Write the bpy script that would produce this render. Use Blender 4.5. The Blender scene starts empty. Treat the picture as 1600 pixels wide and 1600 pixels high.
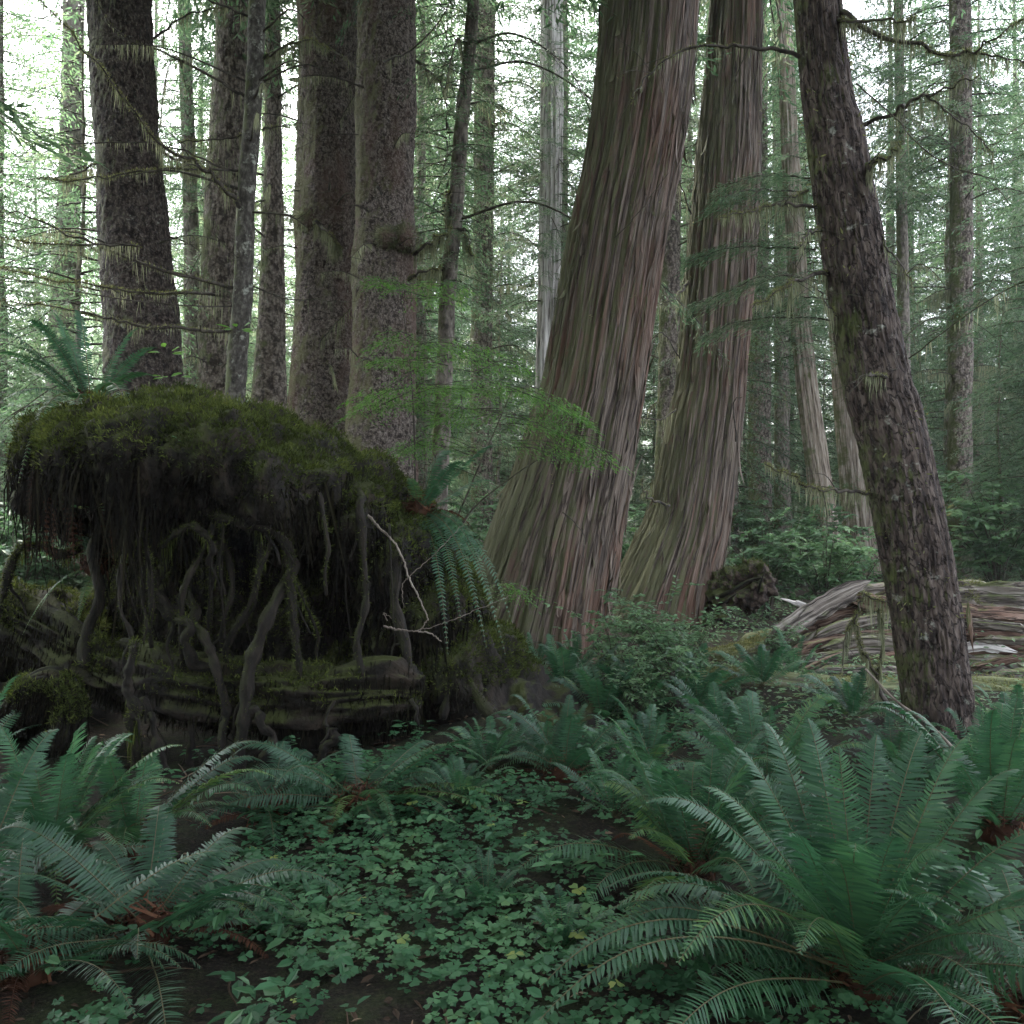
import bpy, math, random
import numpy as np
from mathutils import Vector

# ------------------------------------------------------------------ camera, sky, sun, exposure
S = bpy.context.scene
COL = S.collection
F = 1386.0                       # focal length in pixels of the 1600 px wide photograph
CAMH = 1.6
cam = bpy.data.cameras.new('camera')
cam.sensor_width = 36.0
cam.lens = 36.0 * F / 1600.0
cam.clip_end = 2000.0
camo = bpy.data.objects.new('camera', cam)
camo.location = (0, 0, CAMH)
camo.rotation_euler = (math.radians(90), 0, 0)
COL.objects.link(camo)
S.camera = camo

SUN_EL, SUN_AZ = 58.0, -28.0     # degrees; azimuth from +Y towards +X (the light comes from behind, a little left)
w = bpy.data.worlds.new('World'); S.world = w; w.use_nodes = True
nt = w.node_tree; nt.nodes.clear()
sky = nt.nodes.new('ShaderNodeTexSky'); sky.sky_type = 'NISHITA'; sky.sun_disc = False
sky.sun_elevation = math.radians(SUN_EL); sky.sun_rotation = math.radians(SUN_AZ)
sky.air_density = 1.0; sky.dust_density = 4.0; sky.ozone_density = 1.0
hs = nt.nodes.new('ShaderNodeHueSaturation'); hs.inputs['Saturation'].default_value = 0.40
bg = nt.nodes.new('ShaderNodeBackground'); bg.inputs[1].default_value = 0.15
wo = nt.nodes.new('ShaderNodeOutputWorld')
nt.links.new(sky.outputs[0], hs.inputs['Color']); nt.links.new(hs.outputs[0], bg.inputs[0]); nt.links.new(bg.outputs[0], wo.inputs[0])

sl = bpy.data.lights.new('sun', 'SUN'); sl.energy = 1.5; sl.angle = math.radians(18); sl.color = (1.0, 0.96, 0.88)
so = bpy.data.objects.new('sun', sl); COL.objects.link(so)
el, az = math.radians(SUN_EL), math.radians(SUN_AZ)
sdir = Vector((math.sin(az) * math.cos(el), math.cos(az) * math.cos(el), math.sin(el)))
so.rotation_euler = (-sdir).to_track_quat('-Z', 'Y').to_euler(); so.location = sdir * 60

S.view_settings.view_transform = 'Standard'; S.view_settings.look = 'None'
S.view_settings.gamma = 1.0; S.view_settings.use_curve_mapping = False
S.view_settings.exposure = 3.4
S.render.engine = 'CYCLES'
cy = S.cycles
cy.max_bounces = 7; cy.diffuse_bounces = 3; cy.glossy_bounces = 2; cy.transmission_bounces = 3
cy.volume_bounces = 1; cy.transparent_max_bounces = 4
cy.use_denoising = True
try: cy.denoiser = 'OPENIMAGEDENOISE'
except Exception: pass
cy.sample_clamp_indirect = 4.0
cy.caustics_reflective = False; cy.caustics_refractive = False

R = np.random.default_rng(11)
U = R.uniform

# ------------------------------------------------------------------ helpers
def W(px, py, d):
    return np.array([(px - 800.0) / F * d, d, CAMH + (800.0 - py) / F * d])

def ang(n): return U(0, 2 * np.pi, n)
def unit(v): return v / np.maximum(np.linalg.norm(v, axis=-1, keepdims=True), 1e-9)

def _h(ix, iy, iz, seed):
    n = (ix * 374761393 + iy * 668265263 + iz * 2147483647 + seed * 1274126177) & 0xffffffff
    n = ((n ^ (n >> 13)) * 1274126177) & 0xffffffff
    n = (n ^ (n >> 16)) * 2246822519 & 0xffffffff
    return ((n ^ (n >> 15)) & 0xffff) / 65535.0

def noise(p, seed=0):
    p = np.asarray(p, float); i = np.floor(p).astype(np.int64); f = p - i
    f = f * f * f * (f * (f * 6 - 15) + 10)
    x, y, z = i[..., 0], i[..., 1], i[..., 2]
    r = 0
    for a in (0, 1):
        wx = f[..., 0] if a else 1 - f[..., 0]
        for b in (0, 1):
            wy = f[..., 1] if b else 1 - f[..., 1]
            for c in (0, 1):
                wz = f[..., 2] if c else 1 - f[..., 2]
                r = r + wx * wy * wz * _h(x + a, y + b, z + c, seed)
    return r

def fbm(p, o=3, seed=0):
    r, a, t = 0, .5, 0
    for k in range(o):
        r = r + a * noise(np.asarray(p) * 2 ** k, seed + k); t += a; a *= .5
    return r / t

def spline(pts, n):
    pts = np.asarray(pts, float); k = len(pts)
    if k == 2:
        t = np.linspace(0, 1, n)[:, None]; return pts[0] * (1 - t) + pts[1] * t
    e = np.vstack([2 * pts[0] - pts[1], pts, 2 * pts[-1] - pts[-2]])
    t = np.linspace(0, k - 1 - 1e-6, n); i = t.astype(int); f = (t - i)[:, None]
    p0, p1, p2, p3 = e[i], e[i + 1], e[i + 2], e[i + 3]
    return .5 * (2 * p1 + (p2 - p0) * f + (2 * p0 - 5 * p1 + 4 * p2 - p3) * f ** 2 + (3 * p1 - p0 - 3 * p2 + p3) * f ** 3)

class G:
    """collects vertices, faces, a material slot per face, and two vertex attributes for ONE mesh"""
    def __init__(s): s.v = []; s.f = []; s.n = 0; s.rnd = []; s.bc = []
    def add(s, v, faces, mat=0, rnd=None, bc=None, smooth=True):
        v = np.asarray(v, float).reshape(-1, 3); m = len(v)
        s.v.append(v)
        for fa in (faces if isinstance(faces, list) else [faces]):
            fa = np.asarray(fa)
            if len(fa): s.f.append((fa + s.n, mat, smooth))
        s.rnd.append(np.full(m, .5) if rnd is None else np.broadcast_to(rnd, (m,)).astype(float))
        s.bc.append(v.copy() if bc is None else bc)
        s.n += m
    def mesh(s, name, mats, offset=None):
        v = np.concatenate(s.v)
        if offset is not None: v = v - np.asarray(offset)
        me = bpy.data.meshes.new(name)
        idx = np.concatenate([f.ravel() for f, _, _ in s.f]).astype(np.int32)
        tot = np.concatenate([np.full(len(f), f.shape[1], np.int32) for f, _, _ in s.f])
        st = np.concatenate([[0], np.cumsum(tot)[:-1]]).astype(np.int32)
        mi = np.concatenate([np.full(len(f), m, np.int32) for f, m, _ in s.f])
        sm = np.concatenate([np.full(len(f), x, bool) for f, _, x in s.f])
        me.vertices.add(len(v)); me.vertices.foreach_set('co', v.astype(np.float32).ravel())
        me.loops.add(len(idx)); me.loops.foreach_set('vertex_index', idx)
        me.polygons.add(len(tot)); me.polygons.foreach_set('loop_start', st); me.polygons.foreach_set('loop_total', tot)
        me.polygons.foreach_set('material_index', mi); me.polygons.foreach_set('use_smooth', sm)
        a = me.attributes.new('rnd', 'FLOAT', 'POINT'); a.data.foreach_set('value', np.concatenate(s.rnd).astype(np.float32))
        b = me.attributes.new('bc', 'FLOAT_VECTOR', 'POINT'); b.data.foreach_set('vector', np.concatenate(s.bc).astype(np.float32).ravel())
        for m in (mats if isinstance(mats, (list, tuple)) else [mats]): me.materials.append(m)
        me.update(calc_edges=True); me.validate()
        return me

def tag(o, label=None, cat=None, group=None, kind=None):
    if label: o['label'] = label
    if cat: o['category'] = cat
    if group: o['group'] = group
    if kind: o['kind'] = kind
    return o
def thing(name, label, cat, loc=(0, 0, 0), group=None):
    o = bpy.data.objects.new(name, None); o.location = tuple(loc); o.empty_display_size = .2
    COL.objects.link(o); return tag(o, label, cat, group)
def obj(name, g, mats, parent=None, label=None):
    """links one mesh object; a G is in world space and is shifted into its parent's frame"""
    if isinstance(g, G):
        off = np.zeros(3); p = parent
        while p is not None: off = off + np.array(p.location); p = p.parent
        g = g.mesh(name, mats, off)
    o = bpy.data.objects.new(name, g); COL.objects.link(o)
    if parent is not None: o.parent = parent
    if label: o['label'] = label
    return o

def frames(c):
    T = unit(np.gradient(c, axis=0))
    ref = np.array([0, 1., 0]) if np.mean(np.abs(T[:, 1])) < .8 else np.array([1., 0, 0])
    A = unit(np.cross(ref, T)); B = np.cross(T, A)
    return T, A, B

def tube(g, c, r, M=8, mat=0, disp=None, cap=True, rnd=None, squash=1.0):
    """a tube along centre line c with radii r; disp(theta, s, rr, T) returns a radius offset in metres"""
    c = np.asarray(c, float); K = len(c); r = np.broadcast_to(r, (K,)).astype(float)
    T, A, B = frames(c)
    s = np.concatenate([[0], np.cumsum(np.linalg.norm(np.diff(c, axis=0), axis=1))])
    th = np.linspace(0, 2 * np.pi, M, endpoint=False)
    TH, SS = np.meshgrid(th, s); RR = np.repeat(r[:, None], M, 1)
    rm = max(float(np.mean(r)), 1e-4)
    bc = np.stack([np.cos(TH) * rm, np.sin(TH) * rm, SS], -1)
    if disp is not None: RR = RR + disp(TH, SS, RR, bc)
    v = c[:, None, :] + RR[..., None] * (np.cos(TH)[..., None] * A[:, None, :] + squash * np.sin(TH)[..., None] * B[:, None, :])
    i = np.arange(K - 1)[:, None] * M; j = np.arange(M)[None, :]; j2 = (j + 1) % M
    q = np.stack([i + j, i + j2, i + M + j2, i + M + j], -1).reshape(-1, 4)
    fs = [q]
    if cap:
        fs.append(np.arange(M)[::-1][None, :]); fs.append((np.arange(M) + (K - 1) * M)[None, :])
    g.add(v.reshape(-1, 3), fs, mat, rnd, bc.reshape(-1, 3))

TM = {
 'blade': (np.array([[0, 0, 0], [.4, .5, 0], [1, 0, 0], [.4, -.5, 0]]), [np.array([[0, 3, 2, 1]])]),
 'spray': (np.array([[0, .12, 0], [.35, .5, -.02], [.75, .34, -.08], [1, 0, -.16], [.75, -.34, -.08], [.35, -.5, -.02], [0, -.12, 0], [.45, 0, .05]]),
           [np.array([[0, 6, 7, 1], [1, 7, 3, 2], [7, 5, 4, 3], [7, 6, 5, 5]])[:3]]),
 'pinna': (np.array([[0, -.35, 0], [0, .42, 0], [.3, -.5, .01], [.3, .5, .01], [.7, -.34, -.03], [.7, .34, -.03], [1, .03, -.10]]),
           [np.array([[0, 2, 3, 1], [2, 4, 5, 3]]), np.array([[4, 6, 5]])]),
 'leaf': (np.array([[0, 0, 0], [.3, -.42, .06], [.65, -.36, .05], [1, 0, -.06], [.65, .36, .05], [.3, .42, .06], [.45, 0, -.03]]),
          [np.array([[0, 1, 2, 6], [0, 6, 4, 5], [6, 2, 3, 4]])]),
 'heart': (np.array([[0, 0, 0], [.55, -.55, .02], [.95, -.42, -.03], [.84, 0, -.05], [.95, .42, -.03], [.55, .55, .02], [.5, 0, -.09]]),
           [np.array([[0, 1, 2, 6], [6, 2, 3, 4], [0, 6, 4, 5]])]),
 'strand': (np.array([[0, -.5, 0], [0, .5, 0], [.3, -.45, .5], [.3, .45, .5], [.65, -.32, -.4], [.65, .32, -.4], [1, 0, .2]]),
           [np.array([[0, 2, 3, 1], [2, 4, 5, 3]]), np.array([[4, 6, 5]])]),
}
def scatter(g, P, D, N, L, Wd, kind='blade', mat=0, rnd=None, smooth=False, zs=None):
    P = np.asarray(P, float); n = len(P)
    if n == 0: return
    D = unit(np.broadcast_to(D, (n, 3))); N = np.broadcast_to(N, (n, 3))
    Sd = unit(np.cross(N, D)); N = np.cross(D, Sd)
    tv, tf = TM[kind]; k = len(tv)
    L = np.broadcast_to(L, (n,))[:, None, None]; Wd = np.broadcast_to(Wd, (n,))[:, None, None]
    Z = L if zs is None else np.broadcast_to(zs, (n,))[:, None, None]
    v = P[:, None] + D[:, None] * tv[None, :, :1] * L + Sd[:, None] * tv[None, :, 1:2] * Wd + N[:, None] * tv[None, :, 2:] * Z
    fs = [(np.arange(n)[:, None, None] * k + t[None]).reshape(-1, t.shape[1]) for t in tf]
    rn = U(0, 1, n) if rnd is None else np.broadcast_to(rnd, (n,))
    g.add(v.reshape(-1, 3), fs, mat, np.repeat(rn, k), None, smooth)

def rdir(n, zmin=-1, zmax=1):
    z = U(zmin, zmax, n); a = ang(n); q = np.sqrt(np.maximum(0, 1 - z * z))
    return np.stack([q * np.cos(a), q * np.sin(a), z], -1)

# ------------------------------------------------------------------ materials
def mat(name):
    m = bpy.data.materials.new(name); m.use_nodes = True; t = m.node_tree; t.nodes.clear()
    return m, t
def nd(t, ty, **kw):
    n = t.nodes.new(ty)
    for k, v in kw.items():
        if k.startswith('i_'): n.inputs[k[2:].replace('_', ' ')].default_value = v
        else: setattr(n, k, v)
    return n
def ramp(t, fac, stops):
    r = nd(t, 'ShaderNodeValToRGB'); e = r.color_ramp.elements
    while len(e) < len(stops): e.new(.5)
    for k, (p, c) in enumerate(stops):
        e[k].position = p; e[k].color = (*c, 1) if len(c) == 3 else c
    t.links.new(fac, r.inputs[0]); return r.outputs[0]
def mixc(t, f, a, b):
    m = nd(t, 'ShaderNodeMix', data_type='RGBA')
    for s, x in ((0, f), (6, a), (7, b)):
        if hasattr(x, 'links') or isinstance(x, bpy.types.NodeSocket): t.links.new(x, m.inputs[s])
        else: m.inputs[s].default_value = (*x, 1) if isinstance(x, tuple) else x
    return m.outputs[2]
def math_(t, op, a, b=None, clamp=False):
    m = nd(t, 'ShaderNodeMath', operation=op, use_clamp=clamp)
    for s, x in ((0, a), (1, b)):
        if x is None: continue
        if isinstance(x, bpy.types.NodeSocket): t.links.new(x, m.inputs[s])
        else: m.inputs[s].default_value = x
    return m.outputs[0]

def leaf_mat(name, stops, transl=.35, rough=.45, spec=.4, tint=.12):
    m, t = mat(name)
    at = nd(t, 'ShaderNodeAttribute', attribute_name='rnd')
    oi = nd(t, 'ShaderNodeObjectInfo')
    f = math_(t, 'ADD', at.outputs['Fac'], math_(t, 'MULTIPLY', math_(t, 'SUBTRACT', oi.outputs['Random'], .5), tint * 2), True)
    c = ramp(t, f, stops)
    p = nd(t, 'ShaderNodeBsdfPrincipled', i_Roughness=rough); p.inputs['Specular IOR Level'].default_value = spec
    t.links.new(c, p.inputs['Base Color'])
    tr = nd(t, 'ShaderNodeBsdfTranslucent')
    h = nd(t, 'ShaderNodeHueSaturation', i_Value=1.5, i_Saturation=1.1); h.inputs['Hue'].default_value = .485
    t.links.new(c, h.inputs['Color']); t.links.new(h.outputs[0], tr.inputs[0])
    mx = nd(t, 'ShaderNodeMixShader'); mx.inputs[0].default_value = transl
    t.links.new(p.outputs[0], mx.inputs[1]); t.links.new(tr.outputs[0], mx.inputs[2])
    o = nd(t, 'ShaderNodeOutputMaterial'); t.links.new(mx.outputs[0], o.inputs[0])
    return m

def bark_mat(name, dark, mid, light, scale=(1, 1, 1), nscale=12, bump=.6, bdist=.02, voro=0, moss=.0, mosscol=(.055, .07, .018),
             lichen=.0, lichcol=(.30, .31, .26), red=None, spec=.25, rough=.85, crack=0):
    m, t = mat(name)
    at = nd(t, 'ShaderNodeAttribute', attribute_name='bc')
    mp = nd(t, 'ShaderNodeMapping'); mp.inputs['Scale'].default_value = scale
    t.links.new(at.outputs['Vector'], mp.inputs[0])
    n1 = nd(t, 'ShaderNodeTexNoise', i_Scale=nscale, i_Detail=7.0, i_Roughness=.65, i_Distortion=.1)
    t.links.new(mp.outputs[0], n1.inputs['Vector'])
    hgt = n1.outputs[0]
    if voro:
        n0 = nd(t, 'ShaderNodeTexNoise', i_Scale=voro * .6, i_Detail=3.0)
        t.links.new(at.outputs['Vector'], n0.inputs['Vector'])
        wv = mixc(t, .12, mp.outputs[0], n0.outputs['Color'])
        vo = nd(t, 'ShaderNodeTexVoronoi', feature='F1', i_Scale=voro); t.links.new(wv, vo.inputs['Vector'])
        hgt = math_(t, 'SUBTRACT', math_(t, 'ADD', n1.outputs[0], .35), math_(t, 'MULTIPLY', vo.outputs[0], .8))
    c = ramp(t, hgt, [(.22, dark), (.52, mid), (.84, light)] if voro else [(.36, dark), (.5, mid), (.66, light)])
    if crack:
        n4 = nd(t, 'ShaderNodeTexNoise', i_Scale=crack, i_Detail=4.0, i_Roughness=.55, i_Distortion=.3); mp4 = nd(t, 'ShaderNodeMapping'); mp4.inputs['Scale'].default_value = (1, 1, scale[2] * 1.8)
        t.links.new(at.outputs['Vector'], mp4.inputs[0]); t.links.new(mp4.outputs[0], n4.inputs['Vector'])
        ck = ramp(t, math_(t, 'ABSOLUTE', math_(t, 'SUBTRACT', n4.outputs[0], .5)), [(.004, (.15, .15, .15)), (.035, (1, 1, 1))])
        c = mixc(t, ck, dark, c); hgt = math_(t, 'ADD', math_(t, 'MULTIPLY', hgt, .5), math_(t, 'MULTIPLY', ck, .7))
    big = nd(t, 'ShaderNodeTexNoise', i_Scale=1.1, i_Detail=4.0); 
    mp2 = nd(t, 'ShaderNodeMapping'); mp2.inputs['Scale'].default_value = (1.6, 1.6, .5); t.links.new(at.outputs['Vector'], mp2.inputs[0])
    t.links.new(mp2.outputs[0], big.inputs['Vector'])
    if red:
        c = mixc(t, ramp(t, big.outputs[0], [(.48, (0, 0, 0)), (.62, (1, 1, 1))]), c, mixc(t, .6, c, red))
    if lichen:
        n2 = nd(t, 'ShaderNodeTexNoise', i_Scale=9.0, i_Detail=8.0, i_Roughness=.7); t.links.new(at.outputs['Vector'], n2.inputs['Vector'])
        k = .68 - lichen * .3
        c = mixc(t, ramp(t, n2.outputs[0], [(k, (0, 0, 0)), (k + .08, (.75, .75, .75))]), c, lichcol)
    if moss:
        n3 = nd(t, 'ShaderNodeTexNoise', i_Scale=2.6, i_Detail=9.0, i_Roughness=.72); t.links.new(at.outputs['Vector'], n3.inputs['Vector'])
        ge = nd(t, 'ShaderNodeNewGeometry'); sx = nd(t, 'ShaderNodeSeparateXYZ'); t.links.new(ge.outputs['Normal'], sx.inputs[0])
        up = math_(t, 'ADD', math_(t, 'MULTIPLY', sx.outputs[2], .22), math_(t, 'MULTIPLY', sx.outputs[0], -.20))
        fm = math_(t, 'ADD', n3.outputs[0], up)
        k = .72 - moss * .4
        c = mixc(t, ramp(t, fm, [(k, (0, 0, 0)), (k + .14, (.85, .85, .85))]), c, mixc(t, n1.outputs[0], tuple(x * .6 for x in mosscol), tuple(x * 1.5 for x in mosscol)))
    p = nd(t, 'ShaderNodeBsdfPrincipled', i_Roughness=rough); p.inputs['Specular IOR Level'].default_value = spec
    t.links.new(c, p.inputs['Base Color'])
    b = nd(t, 'ShaderNodeBump', i_Strength=bump, i_Distance=bdist); t.links.new(hgt, b.inputs['Height']); t.links.new(b.outputs[0], p.inputs['Normal'])
    o = nd(t, 'ShaderNodeOutputMaterial'); t.links.new(p.outputs[0], o.inputs[0])
    return m

M = {}
M['cedar'] = bark_mat('cedar_bark', (.022, .014, .011), (.092, .068, .051), (.168, .138, .112), (1, 1, .02), 60, 1.0, .03, moss=.54, red=(.112, .054, .034), spec=.35, crack=13, mosscol=(.075, .08, .035))
M['cedar_old'] = bark_mat('stringy_bark', (.05, .035, .028), (.20, .16, .125), (.36, .32, .27), (1, 1, .05), 40, .8, .02, moss=.32)
M['spruce'] = bark_mat('spruce_bark', (.028, .020, .017), (.150, .120, .104), (.28, .24, .212), (1, 1, .7), 26, 1.0, .03, voro=32, moss=.46, lichen=.08, mosscol=(.10, .10, .045), red=(.13, .075, .058))
M['spruce_dark'] = bark_mat('dark_spruce_bark', (.014, .010, .009), (.060, .045, .039), (.13, .108, .092), (1, 1, .6), 26, 1.0, .03, voro=28, moss=.40, lichen=.2, mosscol=(.085, .09, .045))
M['hemlock'] = bark_mat('furrowed_bark', (.016, .011, .010), (.054, .039, .032), (.120, .094, .080), (1, 1, .2), 34, 1.0, .03, moss=.28, lichen=.24, crack=26)
M['thin'] = bark_mat('smooth_bark', (.018, .015, .012), (.048, .042, .035), (.12, .11, .095), (1, 1, .6), 26, .5, .01, moss=.36, lichen=.38)
M['mottled'] = bark_mat('mottled_bark', (.03, .022, .018), (.13, .105, .088), (.25, .215, .185), (1, 1, .4), 26, .9, .02, voro=22, moss=.42, lichen=.22)
M['snag'] = bark_mat('weathered_wood', (.10, .085, .078), (.38, .35, .33), (.62, .59, .56), (1, 1, .06), 30, .9, .02, moss=.1)
M['far_bark'] = bark_mat('far_bark', (.04, .033, .028), (.14, .117, .10), (.25, .22, .19), (1, 1, .4), 16, .6, .02, moss=.4)
M['log'] = bark_mat('log_bark', (.026, .020, .016), (.13, .108, .092), (.28, .25, .22), (1, 1, .05), 36, 1.0, .03, moss=.28, crack=12)
M['redwood'] = bark_mat('red_rotten_wood', (.022, .013, .009), (.11, .064, .046), (.20, .145, .115), (1, 1, .06), 36, 1.0, .03, moss=.2, crack=14)
M['mosslog'] = bark_mat('mossy_log', (.04, .035, .022), (.15, .14, .10), (.29, .27, .21), (1, 1, .1), 24, .8, .02, moss=.6, mosscol=(.10, .115, .05))
M['stump'] = bark_mat('rotten_stump', (.003, .002, .0015), (.009, .0065, .0045), (.024, .017, .011), (1, 1, .5), 9, 1.0, .05, moss=.4, mosscol=(.035, .042, .010))  # darker than wet rotten wood; the deep shade is put into the tone
M['root'] = bark_mat('root_bark', (.004, .003, .002), (.010, .0075, .0055), (.026, .020, .014), (1, 1, .25), 26, 1., .02, moss=.42, mosscol=(.024, .027, .009))  # darkened like the stump, shade put into the root colour
M['branch'] = bark_mat('branch_bark', (.014, .011, .009), (.045, .037, .030), (.11, .095, .08), (1, 1, .3), 30, .6, .006, moss=.25)
M['paletwig'] = bark_mat('pale_dead_wood', (.06, .047, .037), (.15, .122, .10), (.26, .225, .19), (1, 1, .2), 30, .4, .004)
M['moss'] = leaf_mat('moss', [(0, (.012, .017, .004)), (.5, (.044, .060, .014)), (1, (.10, .122, .030))], .25, .8, .1, .05)
M['mossbr'] = leaf_mat('branch_moss', [(0, (.05, .055, .02)), (.5, (.11, .12, .05)), (1, (.19, .20, .09))], .4, .8, .1, .1)
M['hang'] = leaf_mat('hanging_moss', [(0, (.002, .0016, .001)), (.6, (.006, .005, .003)), (1, (.020, .018, .009))], .2, .85, .1, .05)  # near-black strands, the overhang's shade put into their colour
M['lichen'] = leaf_mat('beard_lichen', [(0, (.09, .10, .06)), (.5, (.16, .175, .105)), (1, (.25, .26, .17))], .45, .8, .1, .1)
M['fern'] = leaf_mat('sword_fern', [(0, (.015, .044, .024)), (.5, (.029, .080, .040)), (.85, (.050, .118, .050)), (1, (.09, .16, .05))], .32, .5, .33, .15)
M['rachis'] = leaf_mat('fern_stem', [(0, (.05, .045, .02)), (1, (.09, .08, .035))], .1, .6, .3)
M['deadfern'] = leaf_mat('dead_fern', [(0, (.018, .009, .006)), (.5, (.048, .022, .013)), (1, (.11, .052, .028))], .2, .8, .1)
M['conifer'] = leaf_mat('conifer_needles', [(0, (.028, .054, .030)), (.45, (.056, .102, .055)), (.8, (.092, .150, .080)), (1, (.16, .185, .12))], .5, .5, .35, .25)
M['conifer_lit'] = leaf_mat('lit_conifer_needles', [(0, (.060, .112, .060)), (.45, (.10, .168, .088)), (.8, (.145, .22, .115)), (1, (.20, .23, .145))], .55, .5, .3, .25)  # lit copy of the conifer tone for the bright left side
M['sapling'] = leaf_mat('fresh_needles', [(0, (.035, .10, .022)), (.5, (.065, .16, .035)), (1, (.11, .23, .055))], .5, .45, .35, .1)
M['shrub'] = leaf_mat('shrub_leaves', [(0, (.04, .085, .04)), (.5, (.08, .155, .075)), (1, (.14, .24, .11))], .4, .45, .4, .25)
M['oxalis'] = leaf_mat('oxalis', [(0, (.015, .050, .022)), (.5, (.034, .102, .044)), (.9, (.075, .165, .070)), (1, (.16, .20, .05))], .38, .55, .25, .05)
M['under'] = leaf_mat('undergrowth', [(0, (.045, .085, .045)), (.5, (.085, .15, .075)), (1, (.15, .23, .11))], .4, .5, .35, .05)
M['litter'] = leaf_mat('litter', [(0, (.02, .013, .008)), (.5, (.058, .038, .024)), (1, (.17, .125, .085))], .1, .8, .15, .05)
M['yellow'] = leaf_mat('yellow_leaf', [(0, (.30, .20, .03)), (1, (.42, .28, .05))], .35, .6, .2)

def ground_mat():
    m, t = mat('forest_floor')
    tc = nd(t, 'ShaderNodeTexCoord')
    a = nd(t, 'ShaderNodeTexNoise', i_Scale=3.0, i_Detail=10.0, i_Roughness=.75); t.links.new(tc.outputs['Object'], a.inputs['Vector'])
    b = nd(t, 'ShaderNodeTexNoise', i_Scale=60.0, i_Detail=6.0, i_Roughness=.7); t.links.new(tc.outputs['Object'], b.inputs['Vector'])
    c = ramp(t, b.outputs[0], [(.3, (.004, .003, .002)), (.5, (.013, .010, .007)), (.7, (.040, .030, .021))])
    c2 = ramp(t, b.outputs[0], [(.3, (.008, .012, .004)), (.7, (.036, .048, .016))])
    c = mixc(t, ramp(t, a.outputs[0], [(.46, (0, 0, 0)), (.62, (1, 1, 1))]), c, c2)
    p = nd(t, 'ShaderNodeBsdfPrincipled', i_Roughness=.95); p.inputs['Specular IOR Level'].default_value = .15
    t.links.new(c, p.inputs['Base Color'])
    bu = nd(t, 'ShaderNodeBump', i_Strength=1.0, i_Distance=.03); t.links.new(b.outputs[0], bu.inputs['Height']); t.links.new(bu.outputs[0], p.inputs['Normal'])
    o = nd(t, 'ShaderNodeOutputMaterial'); t.links.new(p.outputs[0], o.inputs[0])
    return m
M['ground'] = ground_mat()

# ------------------------------------------------------------------ ground
def gz(x, y):
    x = np.asarray(x, float); y = np.asarray(y, float)
    p = np.stack([x, y, 0 * x], -1)
    z = (fbm(p * .45, 3, 3) - .5) * .28 + (fbm(p * 2.2, 2, 9) - .5) * .10
    z = z + .20 * np.exp(-(((x + .2) / .55) ** 2 + ((y - 6.1) / .6) ** 2)) 
    far = np.clip((y - 14) / 60, 0, 1)
    z = z + far * (fbm(p * .05, 2, 21) - .45) * 3.0
    r = np.sqrt(x * x + y * y)
    return z + np.clip((r - 130) / 300, 0, 1) * 2
def ground():
    t = np.linspace(-1, 1, 321); gx = np.sign(t) * (np.abs(t) ** 3.2) * 600 + t * 16
    t2 = np.linspace(-1, 1, 321); gy = np.sign(t2) * (np.abs(t2) ** 3.2) * 600 + t2 * 16 + 6
    X, Y = np.meshgrid(gx, gy); Z = gz(X, Y)
    n = 321; i = np.arange(n - 1)[:, None] * n + np.arange(n - 1)[None]
    q = np.stack([i, i + 1, i + n + 1, i + n], -1).reshape(-1, 4)
    g = G(); g.add(np.stack([X, Y, Z], -1).reshape(-1, 3), q)
    o = obj('ground', g, M['ground']); tag(o, 'dark forest floor of soil, needles and moss', 'ground', kind='structure')
ground()

# ------------------------------------------------------------------ trunks, branches, crowns
def sty(style, seed):
    def cedar(TH, SS, RR, bc):
        tw = TH + SS * .03; r0 = np.mean(RR)
        q = np.stack([np.cos(tw) * r0, np.sin(tw) * r0, SS], -1)
        big = fbm(q * np.array([3.2, 3.2, .22]), 2, seed) - .5
        wv = (fbm(q * np.array([2., 2., .8]), 2, seed + 9) - .5) * .03
        q2 = q + wv[..., None]
        rid = 1 - np.abs(2 * noise(q2 * np.array([15., 15., .22]), seed + 3) - 1)
        rid2 = 1 - np.abs(2 * noise(q2 * np.array([36., 36., .5]), seed + 5) - 1)
        base = np.exp(-SS / 1.5)
        fl = (fbm(np.stack([np.cos(TH) * 1.6, np.sin(TH) * 1.6, SS * .12], -1), 2, seed + 7) - .35) * 1.1
        return big * .17 * r0 + rid * .06 - .04 + rid2 * .022 + base * RR * np.maximum(fl, -.1) * .22
    def spruce(TH, SS, RR, bc):
        n = fbm(bc * np.array([14, 14, 10.]), 3, seed) - .5
        big = fbm(bc * np.array([2.5, 2.5, 1.]), 2, seed + 4) - .5
        base = np.exp(-SS / .7)
        fl = fbm(np.stack([np.cos(TH) * 1.5, np.sin(TH) * 1.5, SS * .2], -1), 2, seed + 7) - .3
        return n * .05 + big * .24 * RR + base * RR * np.maximum(fl, 0) * 1.1
    def hem(TH, SS, RR, bc):
        w_ = (fbm(bc * 5, 2, seed + 2) - .5) * .03
        q = bc + w_[..., None]
        rid = 1 - np.abs(2 * noise(q * np.array([46, 46, 6.]), seed) - 1)
        rid2 = 1 - np.abs(2 * noise(q * np.array([85, 85, 13.]), seed + 1) - 1)
        big = fbm(bc * np.array([4, 4, 1.2]), 2, seed + 4) - .5
        base = np.exp(-SS / .35)
        fl = fbm(np.stack([np.cos(TH) * 1.5, np.sin(TH) * 1.5, SS * .2], -1), 2, seed + 7) - .35
        return rid * .017 - .010 + rid2 * .006 + big * .10 * RR + base * RR * np.maximum(fl, 0) * 1.3
    def thin(TH, SS, RR, bc):
        return (fbm(bc * np.array([12, 12, 5.]), 2, seed) - .5) * .22 * RR
    return dict(cedar=cedar, spruce=spruce, hem=hem, thin=thin)[style]

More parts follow.
